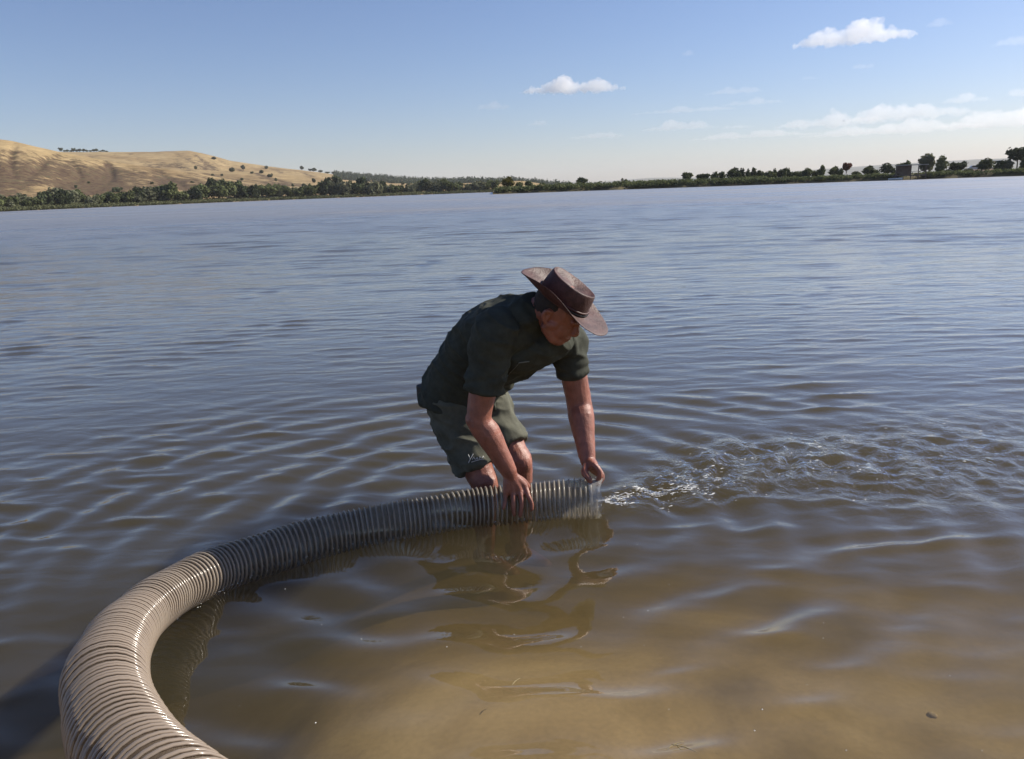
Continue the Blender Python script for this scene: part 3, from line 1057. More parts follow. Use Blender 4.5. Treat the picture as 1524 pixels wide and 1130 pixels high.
c = W(1480, hz(1480), 246)
sh = empty('shelter', (c.x, c.y, spit_z(1480, 15) + .2), -math.atan2(c.x, c.y))
tag(sh, 'small open shelter with white roof at the top of the dirt ramp', 'shelter')
mb = MB(); mb.add([(-1.3, -1, 2.35), (1.3, -1, 2.35), (1.3, 1, 2.1), (-1.3, 1, 2.1), (-1.3, -1, 2.5), (1.3, -1, 2.5), (1.3, 1, 2.25), (-1.3, 1, 2.25)], [(3, 2, 1, 0), (4, 5, 6, 7), (0, 1, 5, 4), (1, 2, 6, 5), (2, 3, 7, 6), (3, 0, 4, 7)])
mb.build('roof', M_white, sh, False)
for dx in (-1.1, 1.1):
    for dy in (-.8, .8):
        mb = MB(); mb.box((dx, dy, 1.1), (.12, .12, 2.5)); mb.build('post', M_wood, sh, False)

c = W(1452, hz(1452), 248)
car = empty('parked_car', (c.x, c.y, spit_z(1452, 15) + .25), -math.atan2(c.x, c.y) + R(12))
tag(car, 'small white car parked on the spit above the dirt ramp', 'car')
prof = [(-1.95, .35), (1.95, .35), (2.0, .75), (1.15, .9), (.6, 1.42), (-1.0, 1.45), (-1.6, .95), (-2.0, .85)]
mb = MB(); n = len(prof)
mb.add([(x, -.82, z) for x, z in prof] + [(x, .82, z) for x, z in prof], [tuple(range(n)), tuple(range(2 * n - 1, n - 1, -1))] + [(i, i + n, (i + 1) % n + n, (i + 1) % n) for i in range(n)])
mb.build('body', M_white, car, False)
for sy in (-1, 1):
    mb = MB(); mb.add([(-1.3, sy * .835, .98), (.85, sy * .835, .98), (.5, sy * .835, 1.34), (-.95, sy * .835, 1.36)], [(0, 1, 2, 3)]); mb.build('window', M_carglass, car, False)
    for sx in (-1.2, 1.25):
        mb = MB(); mb.tube([(sx, sy * .72, .33), (sx, sy * .86, .33)], [.33, .33], n=16, sub=1, round_caps=False); mb.build('wheel', M_tyre, car)

c = W(1333, hz(1333), 219.5)
boat = empty('rowing_boat', (c.x, c.y, 0.05), -math.atan2(c.x, c.y))
tag(boat, 'little white rowing boat at the water edge beside the pavilion', 'boat')
mb = MB()
sec = []
for i in range(9):
    t = i / 8; x = -1.6 + 3.2 * t; wd = .62 * math.sin(math.pi * min(1, .18 + t * .62)) * (1 - max(0, t - .7) * 3.1); wd = max(wd, .03)
    sec.append([(x, -wd, .42 + .15 * t * t), (x, -wd * .75, .02), (x, 0, -.08), (x, wd * .75, .02), (x, wd, .42 + .15 * t * t)])
v = [p for s_ in sec for p in s_]
f = [(i * 5 + k, i * 5 + k + 1, (i + 1) * 5 + k + 1, (i + 1) * 5 + k) for i in range(8) for k in range(4)] + [(0, 1, 2, 3, 4)]
mb.add(v, f); hull = mb.build('hull', M_white, boat)
hull.modifiers.new('t', 'SOLIDIFY').thickness = .05
mb = MB(); mb.box((-.3, 0, .3), (.25, 1.0, .05)); mb.build('seat', M_wood, boat, False)


# ------------------------------------------------------------------ hose
HR = 0.079
raw = [PZ(888, 741, .050), PZ(840, 744, .045), PZ(770, 750, .035), PZ(700, 757, .035), PZ(640, 767, .035), PZ(580, 777, .030), PZ(520, 789, .024), PZ(460, 805, .020), PZ(400, 824, .020),
       PZ(330, 847, .030), PZ(262, 877, .075), PZ(207, 917, .16), PD(172, 966, 1.83), PD(158, 1030, 1.52), PD(186, 1115, 1.25), PD(258, 1200, 1.04), PD(370, 1300, .90)]


def catmull(pts, sub):
    out = []
    n = len(pts)
    for i in range(n - 1):
        p0, p1, p2, p3 = pts[max(i - 1, 0)], pts[i], pts[i + 1], pts[min(i + 2, n - 1)]
        for k in range(sub):
            t = k / sub
            out.append(0.5 * ((2 * p1) + (p2 - p0) * t + (2 * p0 - 5 * p1 + 4 * p2 - p3) * t * t + (3 * p1 - p0 - 3 * p2 + p3) * t ** 3))
    out.append(pts[-1])
    return out


hp_ = np.array(catmull(raw, 24))
for _ in range(60):
    hp_[1:-1] = hp_[1:-1] * .5 + (hp_[:-2] + hp_[2:]) * .25
seg = np.linalg.norm(np.diff(hp_, axis=0), axis=1)
arc = np.concatenate([[0], np.cumsum(seg)])
HL = arc[-1]


def hose_at(s):
    return Vector([float(np.interp(s, arc, hp_[:, k])) for k in range(3)])


ST = 0.0021
ns = int(HL / ST)
ss = np.linspace(0, HL, ns)
HC = np.stack([np.interp(ss, arc, hp_[:, k]) for k in range(3)], -1)
HT = np.gradient(HC, axis=0); HT /= np.linalg.norm(HT, axis=1)[:, None]
for _ in range(30):
    HT[1:-1] = HT[1:-1] * .5 + (HT[:-2] + HT[2:]) * .25
HT /= np.linalg.norm(HT, axis=1)[:, None]
upv = np.array([0, 0, 1.0])
HU = upv - HT * (HT @ upv)[:, None]; HU /= np.linalg.norm(HU, axis=1)[:, None]
HB = np.cross(HT, HU)
pitch = 0.0205 + 0.0010 * np.clip((ss - 1.0) / 1.0, 0, 1)
pitch = pitch * (1 + .10 * np.sin(ss * 23) + .06 * np.sin(ss * 71 + 1))
phase = np.concatenate([[0], np.cumsum(np.diff(ss) / pitch[:-1])])
NS = 32
th = np.linspace(0, 2 * math.pi, NS, endpoint=False)
PH = phase[:, None] + th[None, :] / (2 * math.pi)
sq_ = np.abs(np.sin(math.pi * PH))
RAD = HR - 0.0060 + 0.0045 * (1 - sq_ ** 0.8)
KINK = 0.0022 * np.sin(ss * 5.3 + .5) + 0.0014 * np.sin(ss * 17) + .0007 * np.sin(ss * 131)
RAD = RAD + KINK[:, None] * (1 + .8 * np.cos(th - 1.2)[None, :])
HVV = HC[:, None, :] + RAD[:, :, None] * (HU[:, None, :] * np.cos(th)[None, :, None] + HB[:, None, :] * np.sin(th)[None, :, None])
ii = np.arange(ns * NS).reshape(ns, NS)
i2 = np.roll(ii, -1, 1)
hfq = np.stack([ii[:-1], i2[:-1], i2[1:], ii[1:]], -1).reshape(-1, 4)


def hose_mats():
    out_ = []
    for nm, dens in (('hose_wall', 0), ('hose_rib', 1)):
        mt, t, out = mat_new(nm)
        at = N(t, 'ShaderNodeAttribute', attribute_name='light_and_stain')
        tc = N(t, 'ShaderNodeTexCoord')
        nz = N(t, 'ShaderNodeTexNoise', Scale=9.0, Detail=8.0, Roughness=.7)
        t.links.new(tc.outputs['Object'], nz.inputs['Vector'])
        ad = N(t, 'ShaderNodeMath', operation='MULTIPLY_ADD'); ad.inputs[1].default_value = .8
        t.links.new(nz.outputs['Fac'], ad.inputs[0]); t.links.new(at.outputs['Fac'], ad.inputs[2])
        if dens == 0:
            rp = ramp(t, [(0.25, (.16, .15, .13)), (.6, (.15, .125, .095)), (.95, (.19, .15, .115))])
        else:
            rp = ramp(t, [(0.25, (.62, .59, .52)), (.6, (.46, .39, .31)), (.95, (.46, .375, .295))])
        t.links.new(ad.outputs[0], rp.inputs[0])
        b = N(t, 'ShaderNodeBsdfPrincipled', Roughness=.24 if dens == 0 else .18)
        b.inputs['Specular IOR Level'].default_value = .4 if dens == 0 else .6
        b.inputs['Coat Weight'].default_value = 0.0 if dens == 0 else .2
        b.inputs['Coat Roughness'].default_value = .08
        t.links.new(rp.outputs[0], b.inputs['Base Color'])
        tl = N(t, 'ShaderNodeBsdfTranslucent'); t.links.new(rp.outputs[0], tl.inputs['Color'])
        m1 = N(t, 'ShaderNodeMixShader', Fac=.42)
        t.links.new(b.outputs[0], m1.inputs[1]); t.links.new(tl.outputs[0], m1.inputs[2])
        tp = N(t, 'ShaderNodeBsdfTransparent'); tp.inputs['Color'].default_value = (.93, .92, .88, 1)
        mr = N(t, 'ShaderNodeMapRange'); mr.inputs['From Max'].default_value = 1.0
        mr.inputs['To Min'].default_value = .42 if dens == 0 else .75; mr.inputs['To Max'].default_value = .80 if dens == 0 else .95
        t.links.new(at.outputs['Fac'], mr.inputs[0])
        m2 = N(t, 'ShaderNodeMixShader')
        t.links.new(mr.outputs[0], m2.inputs[0]); t.links.new(tp.outputs[0], m2.inputs[1]); t.links.new(m1.outputs[0], m2.inputs[2])
        t.links.new(m2.outputs[0], out.inputs['Surface'])
        out_.append(mt)
    return out_


M_wall, M_rib = hose_mats()


def light_and_stain(me, sarr):  # tone along the hose: mostly sunlight and shade put into colour, partly mud
    a = me.attributes.new('light_and_stain', 'FLOAT', 'POINT')
    a.data.foreach_set('value', (np.clip((sarr - .6) / 2.0, 0, 1) * .6).astype(np.float32))


hose = empty('ribbed_hose', tuple(hose_at(HL * .5)))
hose.location = (0, 0, 0)
tag(hose, 'long ribbed clear plastic hose curving out of the shallows into the man\'s hands', 'hose')
me = mesh_np('hose_wall', HVV.reshape(-1, 3), hfq)
light_and_stain(me, np.repeat(ss, NS))
link('hose_wall', me, M_wall, hose)
# the stiff spiral rib
turns = phase[-1]
nh = int(turns * 30)
pv = np.linspace(0.2, turns - .2, nh)
# rib sits where PH is an integer:  phase(s) + th/2pi = k  ->  th = -2pi*phase(s)
sh_ = np.interp(pv, phase, ss)
thh = -2 * math.pi * pv
cen = np.stack([np.interp(sh_, ss, HC[:, k]) for k in range(3)], -1)
hu = np.stack([np.interp(sh_, ss, HU[:, k]) for k in range(3)], -1)
hb = np.stack([np.interp(sh_, ss, HB[:, k]) for k in range(3)], -1)
ht = np.stack([np.interp(sh_, ss, HT[:, k]) for k in range(3)], -1)
rad_dir = hu * np.cos(thh)[:, None] + hb * np.sin(thh)[:, None]
RB = 8
ph8 = np.linspace(0, 2 * math.pi, RB, endpoint=False)
rc = cen + rad_dir * (HR - .0010 + np.interp(sh_, ss, KINK) * (1 + .8 * np.cos(thh - 1.2)))[:, None]
RV = rc[:, None, :] + rad_dir[:, None, :] * ((.0040 - .0014 * np.clip((sh_ - 1.0) / 1.0, 0, 1))[:, None] * np.sin(ph8)[None, :])[:, :, None] + ht[:, None, :] * ((.0034 + .0016 * np.clip((sh_ - 1.0) / 1.2, 0, 1))[:, None] * np.cos(ph8)[None, :])[:, :, None]
ii = np.arange(nh * RB).reshape(nh, RB); i2 = np.roll(ii, -1, 1)
me = mesh_np('spiral_rib', RV.reshape(-1, 3), np.stack([ii[:-1], i2[:-1], i2[1:], ii[1:]], -1).reshape(-1, 4))
light_and_stain(me, np.repeat(sh_, RB))
link('spiral_rib', me, M_rib, hose)
# torn end: frayed clear lip standing past the last rib
g = np.random.default_rng(8)
M_cuff, t, out = mat_new('torn_plastic')
b = N(t, 'ShaderNodeBsdfPrincipled', Roughness=.22); b.inputs['Base Color'].default_value = (.62, .61, .57, 1)
tp = N(t, 'ShaderNodeBsdfTransparent'); mx = N(t, 'ShaderNodeMixShader')
nz = N(t, 'ShaderNodeTexNoise', Scale=70.0, Detail=3.0); rp = ramp(t, [(.35, (.08, .08, .08)), (.62, (.62, .62, .62))])
t.links.new(nz.outputs['Fac'], rp.inputs[0]); t.links.new(rp.outputs[0], mx.inputs[0])
t.links.new(tp.outputs[0], mx.inputs[1]); t.links.new(b.outputs[0], mx.inputs[2]); t.links.new(mx.outputs[0], out.inputs['Surface'])
NC, NRG = 48, 10
cv = []
for i in range(NRG):
    for k in range(NC):
        a = 2 * math.pi * k / NC
        s0 = .034 * (1 - i / (NRG - 1)) - (i / (NRG - 1)) * (.012 + .010 * noise.noise(Vector((math.cos(a) * 3, math.sin(a) * 3, 1))) + .022 * math.exp(-((a if a < math.pi else a - 2 * math.pi) / .35) ** 2))
        r0 = HR + .004 + .003 * noise.noise(Vector((math.cos(a) * 4, math.sin(a) * 4, i * .5))) + .002 * (i % 2)
        cp = HC[0] + HT[0] * s0
        cv.append(cp + r0 * (HU[0] * math.cos(a) + HB[0] * math.sin(a)))
ii = np.arange(NC * NRG).reshape(NRG, NC); i2 = np.roll(ii, -1, 1)
cuff = link('torn_end', mesh_np('torn_end', cv, np.stack([ii[:-1], i2[:-1], i2[1:], ii[1:]], -1).reshape(-1, 4)), M_cuff, hose)
cuff['label'] = 'whitish frayed mouth of the hose'

# ------------------------------------------------------------------ the man
LAT = Vector((.72, .69, 0)).normalized()          # towards his left
bodyb = MB()
pel = P(690, 582, 3.33)
hipR, hipL = P(668, 600, 3.27), P(716, 592, 3.40)
kneeR, kneeL = P(721, 720, 3.14), P(772, 688, 3.22)
ankR = Vector((kneeR.x - .01, kneeR.y + .10, -.31)); ankL = Vector((kneeL.x - .015, kneeL.y + .13, -.33))
SP = [(P(688, 590, 3.33), .185, .140), (P(702, 545, 3.28), .182, .145), (P(729, 508, 3.20), .190, .142), (P(764, 487, 3.12), .200, .128), (P(792, 472, 3.065), .150, .095)]
shR, shL = P(733, 498, 2.94), P(845, 508, 3.20)
elR, wrR = P(713, 622, 2.93), P(758, 703, 2.925)
elL, wrL = P(862, 600, 3.19), P(875, 688, 3.055)
# legs
for hip, kn, an in ((hipR, kneeR, ankR), (hipL, kneeL, ankL)):
    mid = (hip + kn) / 2
    bodyb.tube([hip, mid, kn + (hip - kn) * .12, kn, kn + (an - kn) * .25, kn + (an - kn) * .6, an], [.092, .082, .064, .060, .062, .050, .036], n=18, ref=LAT)
    fd = Vector((.7, -.71, 0))
    bodyb.ell(kn + fd * .022, (LAT * .045, fd * .045, Vector((0, 0, .055))))
    bodyb.tube([an + Vector((0, 0, -.03)) - fd * .04, an + fd * .08 + Vector((0, 0, -.05)), an + fd * .17 + Vector((0, 0, -.055))], [.04, .045, .035], n=12)
# trunk (under the clothes)
bodyb.tube([s_[0] for s_ in SP], [(s_[1] * .84, s_[2] * .84) for s_ in SP], n=22, ref=LAT)
# arms
bodyb.tube([shR, shR.lerp(elR, .5), elR, elR.lerp(wrR, .28), elR.lerp(wrR, .7), wrR], [.066, .058, .049, .053, .041, .033], n=18)
bodyb.ell(elR + Vector((-.012, .0, -.004)), (Vector((.044, 0, 0)), Vector((0, .044, 0)), Vector((0, 0, .044))))
bodyb.tube([shL, shL.lerp(elL, .5), elL, elL.lerp(wrL, .25), elL.lerp(wrL, .68), wrL], [.064, .057, .054, .056, .042, .032], n=18)

# head, in the hat's frame
hf_ = Vector((.78, -.27, -.56)).normalized()
hu_ = Vector((.50, -.20, .84)); hu_ = (hu_ - hf_ * hu_.dot(hf_)).normalized()
hl_ = hu_.cross(hf_).normalized()
HB0 = P(838, 450, 2.985)


def H(x, y, z):
    return HB0 + hf_ * x + hl_ * y + hu_ * z


bodyb.ell(H(-.005, 0, -.025), (hf_ * .100, hl_ * .078, hu_ * .098), 18, 12)
bodyb.ell(H(.035, 0, -.085), (hf_ * .062, hl_ * .064, hu_ * .065), 16, 10)
bodyb.ell(H(.048, 0, -.130), (hf_ * .047, hl_ * .046, hu_ * .034), 14, 8)             # chin
bodyb.tube([H(.03, -.054, -.075), H(.0, -.06, -.10), H(.05, -.035, -.135)], [.020, .022, .020], n=10)
bodyb.tube([H(.03, .054, -.075), H(.0, .06, -.10), H(.05, .035, -.135)], [.020, .022, .020], n=10)
bodyb.tube([H(.088, 0, -.035), H(.108, 0, -.070), H(.108, 0, -.080)], [.010, .014, .012], n=10)   # nose
bodyb.ell(H(.103, 0, -.082), (hf_ * .014, hl_ * .019, hu_ * .010))
bodyb.tube([H(.082, -.045, -.030), H(.094, -.018, -.028), H(.094, .018, -.028), H(.082, .045, -.030)], [.010] * 4, n=8)   # brow
bodyb.tube([H(.086, -.024, -.106), H(.096, 0, -.105), H(.086, .024, -.106)], [.007, .009, .007], n=8)
bodyb.tube([H(.083, -.022, -.116), H(.092, 0, -.117), H(.083, .022, -.116)], [.007, .009, .007], n=8)
for sy in (-1, 1):
    bodyb.ell(H(.070, sy * .033, -.050), (hf_ * .016, hl_ * .016, hu_ * .012))
    bodyb.tube([H(-.004, sy * .077, -.035), H(-.022, sy * .087, -.038), H(-.026, sy * .087, -.058), H(-.012, sy * .082, -.078), H(.0, sy * .076, -.082)], [.009, .009, .009, .008, .007], n=8)
    bodyb.ell(H(-.010, sy * .079, -.058), (hf_ * .012, hl_ * .006, hu_ * .022))
neck0 = P(783, 474, 3.07)
bodyb.tube([neck0, neck0.lerp(H(-.03, 0, -.07), .5) + Vector((0, 0, .01)), H(-.03, 0, -.06)], [(.070, .070), (.064, .064), (.066, .068)], n=18)


def snap(px, py, off):
    """point on the line of sight where it meets the hose, held off by a finger's half thickness"""
    d = ray(px, py); d = d / d.length
    best = None
    t = 2.2
    rr0 = HR + off
    while t < 4.2:
        p = CAM + d * t
        q = np.array(p)
        k = int(np.argmin(((HC[:420] - q) ** 2).sum(1)))
        dv = q - HC[k]; dv -= HT[k] * (dv @ HT[k])
        dist = np.linalg.norm(dv)
        if dist < rr0:
            return p
        if best is None or dist < best[0]:
            best = (dist, p, k, dv)
        t += .002
    dist, p, k, dv = best
    return Vector(HC[k] + dv / dist * rr0)


# right hand spread over the hose
kn_ = {'index': (781, 726), 'middle': (773, 731), 'ring': (763, 733), 'pinky': (753, 735)}
tips = {'index': [(786, 738), (791, 749), (791, 759)], 'middle': [(776, 745), (776, 757), (774, 768)], 'ring': [(764, 746), (764, 757), (765, 767)], 'pinky': [(752, 743), (751, 750), (749, 757)]}
K3 = {}
for k_, (a, b_) in kn_.items():
    p = snap(a, b_, .016)
    d = (CAM - p).normalized()
    K3[k_] = p + d * .004 + Vector((0, 0, .006))
for k_, pts_ in tips.items():
    rf_ = {'index': .0098, 'middle': .0100, 'ring': .0095, 'pinky': .0086}[k_]
    chain = [wrR.lerp(K3[k_], .55), K3[k_]] + [snap(a, b_, rf_ * (.95 if i else 1.5)) for i, (a, b_) in enumerate(pts_)]
    bodyb.tube(chain, [.014, rf_ * 1.32, rf_ * 1.08, rf_, rf_ * .84], n=12, sub=4)
pc = (wrR + (K3['index'] + K3['pinky']) / 2) / 2
for k_ in K3:
    bodyb.tube([wrR, wrR.lerp(K3[k_], .5), K3[k_]], [.021, .019, .0145], n=12)
bodyb.tube([wrR.lerp(K3['index'], .3), P(779, 718, 2.955), P(788, 729, 2.965), P(792, 737, 2.955)], [.019, .016, .0125, .0095], n=12)  # thumb
bodyb.tube([elR.lerp(wrR, .85), wrR, wrR.lerp(pc, .5)], [(.032, .032), (.030, .030), (.027, .027)], n=16)

# left hand pinching the lip of the hose end
lip = Vector(HC[0] + HU[0] * (HR + .006) - HT[0] * .004)
ax = HT[0]
lipc = P(884, 716, lip.y)
kL = [P(884, 692, 2.985), P(889, 697, 3.005), P(890, 701, 3.03), P(888, 704, 3.055)]     # knuckles, index to little finger
for i, kk in enumerate(kL):
    bodyb.tube([wrL, wrL.lerp(kk, .55), kk], [.024, .020, .0140], n=12)
fing = [[P(893, 703, 2.965), P(891, 713, 2.965), P(887, 720, 2.968)],
        [P(896, 707, 2.99), P(894, 716, 2.985), P(889, 722, 2.985)],
        [P(896, 709, 3.02), P(894, 717, 3.015), P(889, 721, 3.01)],
        [P(893, 711, 3.05), P(891, 718, 3.045), P(887, 721, 3.04)]]
for i, (kk, fp) in enumerate(zip(kL, fing)):
    r0 = (.0105, .0105, .010, .009)[i]
    bodyb.tube([wrL.lerp(kk, .7), kk] + fp, [.013, r0 * 1.25, r0 * 1.08, r0, r0 * .85], n=12)
bodyb.tube([wrL.lerp(kL[0], .25), P(870, 702, 2.98), P(876, 712, 2.955), P(880, 721, 2.955)], [.019, .0165, .0125, .0098], n=12)    # thumb
bodyb.tube([elL.lerp(wrL, .85), wrL, wrL.lerp(kL[1], .4)], [(.033, .033), (.030, .030), (.028, .028)], n=16)

bm_ = remesh(bodyb, 'person', .0042, 3, .45)
displace(bm_, lambda c, n: .0012 * noise.noise(c * 28) + .0006 * noise.noise(c * 75))
person = link('person', bm_, M_skin)
tag(person, 'man in brown hat, dark shirt and olive shorts bending over the hose in shallow water', 'person')

# shirt
sb = MB()
sb.tube([s_[0] for s_ in SP], [(s_[1], s_[2]) for s_ in SP], n=26, ref=LAT, sub=5)
sb.tube([P(688, 592, 3.33) - Vector((0, 0, .018)), P(692, 575, 3.32), P(702, 545, 3.28)], [(.206, .162), (.202, .158), (.184, .145)], n=24, ref=LAT, round_caps=False)
sb.tube([shR + LAT * .01, shR.lerp(shL, .5) + Vector((-.02, .02, .03)), shL - LAT * .01], [.078, .105, .076], n=18)
sb.tube([shR + LAT * .05 + Vector((0, 0, .01)), shR, shR.lerp(elR, .36), shR.lerp(elR, .68)], [.088, .086, .079, .077], n=20, round_caps=False)
sb.tube([shL - LAT * .05, shL, shL.lerp(elL, .28), shL.lerp(elL, .52)], [.080, .076, .067, .064], n=20, round_caps=False)
# cloth hanging below the chest and belly
fdn = Vector((.62, -.55, -.56)).normalized()
for c_, a1, a2, a3 in ((P(790, 527, 3.09), .15, .105, .075), (P(757, 548, 3.16), .14, .10, .07), (P(812, 515, 3.08), .12, .085, .06), (P(728, 570, 3.24), .13, .10, .07)):
    sb.ell(c_, (LAT * a1, (SP[3][0] - SP[1][0]).normalized() * a2, fdn * a3), 18, 12)
sm_ = remesh(sb, 'shirt', .0060, 7, .5)
armR = (elR - shR).normalized()


def shirt_fold(c, n):
    sp = (SP[3][0] - SP[1][0]).normalized()
    a = c.dot(sp); b_ = c.dot(LAT); d = c.z
    f1 = noise.noise(Vector((a * 3.2, b_ * 9 + d * 4, 1.0)))
    f2 = noise.noise(Vector((c.x * 26 + c.z * 10, c.y * 22, c.z * 7)))
    sl_ = math.exp(-((c - shR.lerp(elR, .55)).length / .10) ** 2) + math.exp(-((c - shL.lerp(elL, .4)).length / .10) ** 2)
    f3 = noise.noise(Vector((c.dot(armR) * 44 + c.x * 12, c.x * 9, c.y * 9)))
    f4 = 1 - abs(noise.noise(Vector((c.x * 7 + c.z * 9, c.y * 7 - c.z * 4, 6.0)))) * 2
    f5 = 1 - abs(noise.noise(Vector((c.x * 9 + c.z * 12, c.y * 9 - c.z * 7, 2.0)))) * 2.4
    return .012 * f1 + .0035 * f2 + .012 * sl_ * f3 + .013 * max(0, f4) ** 3 + .0045 * max(0, f5) ** 2.5 - .004


displace(sm_, shirt_fold)
shirt = link('shirt', sm_, M_shirt, person)
shirt['label'] = 'dark olive short-sleeved shirt'
# collar and sleeve hems, chest seam
mb = MB()
nk = (H(-.03, 0, -.06) - neck0).normalized()
cpts = []
for k in range(25):
    a = 2 * math.pi * k / 24
    u_ = (LAT - nk * LAT.dot(nk)).normalized(); b_ = nk.cross(u_)
    cpts.append(neck0 + nk * .022 + u_ * (.079 * math.cos(a)) + b_ * (.079 * math.sin(a)))
mb.tube(cpts, [(.009, .016)] * len(cpts), n=8, sub=1, caps=False, ref=None)
mb.build('collar', M_shirt, shirt)


def proj_line(pix, target_bm, mat, name, parent, r):
    """thin raised line laid on a mesh along picture points (stitching, print)"""
    from mathutils.bvhtree import BVHTree
    bv = BVHTree.FromPolygons([v.co[:] for v in target_bm.vertices], [tuple(p.vertices) for p in target_bm.polygons])
    pts_ = []
    for i in range(len(pix) - 1):
        for k in range(6):
            t = k / 6
            px_ = pix[i][0] * (1 - t) + pix[i + 1][0] * t; py_ = pix[i][1] * (1 - t) + pix[i + 1][1] * t
            h = bv.ray_cast(CAM, ray(px_, py_).normalized())
            if h[0] is not None:
                pts_.append(h[0] + h[1] * r * .4)
    if len(pts_) > 2:
        m_ = MB(); m_.tube(pts_, [r] * len(pts_), n=6, sub=1)
        return m_.build(name, mat, parent)


proj_line([(772, 540), (780, 539), (788, 538)], sm_, M_seam, 'pocket_edge', shirt, .0028)
proj_line([(772, 541), (765, 549), (757, 557), (754, 562)], sm_, M_seam, 'chest_seam', shirt, .0015)

# shorts
kb = MB()
kb.tube([pel + Vector((-.01, .01, .055)), pel + Vector((-.01, .01, .0)), pel - Vector((.0, 0, .07))], [(.168, .124), (.184, .140), (.180, .13)], n=26, ref=LAT, round_caps=False)
hemR = hipR.lerp(kneeR, .80); hemL = hipL.lerp(kneeL, .78)
kb.tube([hipR + Vector((-.005, 0, .05)), hipR.lerp(kneeR, .25), hipR.lerp(kneeR, .55), hemR], [.105, .104, .094, .090], n=22, round_caps=False)
kb.tube([hipL + Vector((0, 0, .04)), hipL.lerp(kneeL, .3), hipL.lerp(kneeL, .55), hemL], [.104, .103, .096, .093], n=22, round_caps=False)
kb.ell(pel + Vector((-.03, .05, -.04)), (LAT * .16, Vector((-.7, .7, 0)) * .12, Vector((0, 0, .12))))
km = remesh(kb, 'shorts', .0060, 5, .5)


def short_fold(c, n):
    f1 = noise.noise(Vector((c.x * 8 + c.z * 16, c.y * 8 - c.z * 6, c.z * 5)))
    f2 = noise.noise(Vector((c.x * 24, c.y * 24, c.z * 20)))
    f3 = 1 - abs(noise.noise(Vector((c.x * 6 + c.z * 11, c.y * 10, c.z * 12)))) * 2
    return .012 * f1 + .005 * f2 + .011 * max(0, f3) ** 3


displace(km, short_fold)
shorts = link('shorts', km, M_short, person)
shorts['label'] = 'grey-olive knee-length shorts'
# faint white print by the hem of the near leg, left hem
for ln in ([(697, 677), (700, 684)], [(704, 676), (700, 683), (697, 690)], [(703, 684), (705, 680), (707, 684)], [(708, 684), (710, 681), (711, 684)], [(713, 683), (714, 680), (716, 683)], [(717, 682), (719, 679), (720, 682)],
           [(702, 688), (708, 686), (714, 684.5), (721, 684)]):
    proj_line(ln, km, M_print, 'printed_mark', shorts, .0017)
# pouch clipped on the belt behind his hip
pp = P(630, 588, 3.27)
mb = MB()
mb.box((0, 0, 0), (.028, .07, .085)); po = mb.build('belt_pouch', M_black, shorts, False)
po.location = pp; po.rotation_euler = (R(8), R(-6), R(40))
bv = po.modifiers.new('b', 'BEVEL'); bv.width = .008; bv.segments = 3

# hair below the hat
mb = MB()
mb.ell(H(-.018, 0, -.022), (hf_ * .092, hl_ * .0815, hu_ * .080), 18, 12)
mb.ell(H(-.050, 0, -.055), (hf_ * .050, hl_ * .066, hu_ * .045), 18, 10)
hm_ = remesh(mb, 'hair', .006, 2)
displace(hm_, lambda c, n: .002 * noise.noise(c * 120))
link('hair', hm_, M_hair, person)

# hat
def hat_v(x, y, z):
    return H(x, y, z)


NH = 56
v, f = [], []
rings = []
CR = [(0.0, 1.0), (.02, .995), (.045, .975), (.07, .95), (.088, .925), (.097, .885), (.100, .82), (.098, .66), (.094, .45), (.092, .22)]
for z, k in CR:
    for i in range(NH):
        a = 2 * math.pi * i / NH
        cx_, sy_ = math.cos(a), math.sin(a)
        e = 2.35
        rr0 = 1 / (abs(cx_) ** e + abs(sy_) ** e) ** (1 / e)
        x = .106 * rr0 * cx_ * k
        y = .088 * rr0 * sy_ * (k if k > .9 else k)
        top = max(0, (z - .045) / .055)
        # front pinch: narrower and lower in front
        y *= 1 - .30 * top * max(0, cx_) ** 1.5
        zz_ = z + .006 * top * math.cos(2 * a) - .010 * top * max(0, cx_)
        if k < .88:                        # creased crown
            zz_ -= .026 * (1 - (abs(y) / .088)) ** 1.3 * (1 - .3 * abs(cx_))
        v.append(hat_v(x - .004, y, zz_))
n_r = len(CR)
for i in range(n_r - 1):
    for k in range(NH):
        k2 = (k + 1) % NH
        f.append((i * NH + k, i * NH + k2, (i + 1) * NH + k2, (i + 1) * NH + k))
v.append(sum((Vector(v[(n_r - 1) * NH + k]) for k in range(NH)), Vector()) / NH)
for k in range(NH):
    f.append(((n_r - 1) * NH + k, (n_r - 1) * NH + (k + 1) % NH, len(v) - 1))
mb = MB(); mb.add(v, f)
hat = mb.build('hat', M_hat, person)
hat['label'] = 'brown leather wide-brimmed hat'
s_ = hat.modifiers.new('sub', 'SUBSURF'); s_.levels = 1; s_.render_levels = 1
# brim
v, f = [], []
NB = 9
for j in range(NB):
    t = j / (NB - 1)
    for i in range(NH):
        a = 2 * math.pi * i / NH
        cx_, sy_ = math.cos(a), math.sin(a)
        inx, iny = .103, .087
        wid = .090 + .022 * max(0, cx_) + .006 * max(0, -cx_) - .004 * abs(sy_)
        x = (inx + wid * t) * cx_ - .004
        y = (iny + (wid * t) * (1 - .16 * t * sy_ * sy_)) * sy_
        z = .004 - .014 * t * max(0, cx_) ** 2 + .016 * t * max(0, -cx_) ** 2 + .052 * (t ** 1.7) * (abs(sy_) ** 2.2) * (.85 - .45 * cx_)
        z += .006 * math.sin(3 * a + 1) * t * t + .003 * noise.noise(Vector((cx_ * 3, sy_ * 3, t * 2)))
        v.append(hat_v(x, y, z))
for j in range(NB - 1):
    for k in range(NH):
        k2 = (k + 1) % NH
        f.append((j * NH + k, (j + 1) * NH + k, (j + 1) * NH + k2, j * NH + k2))
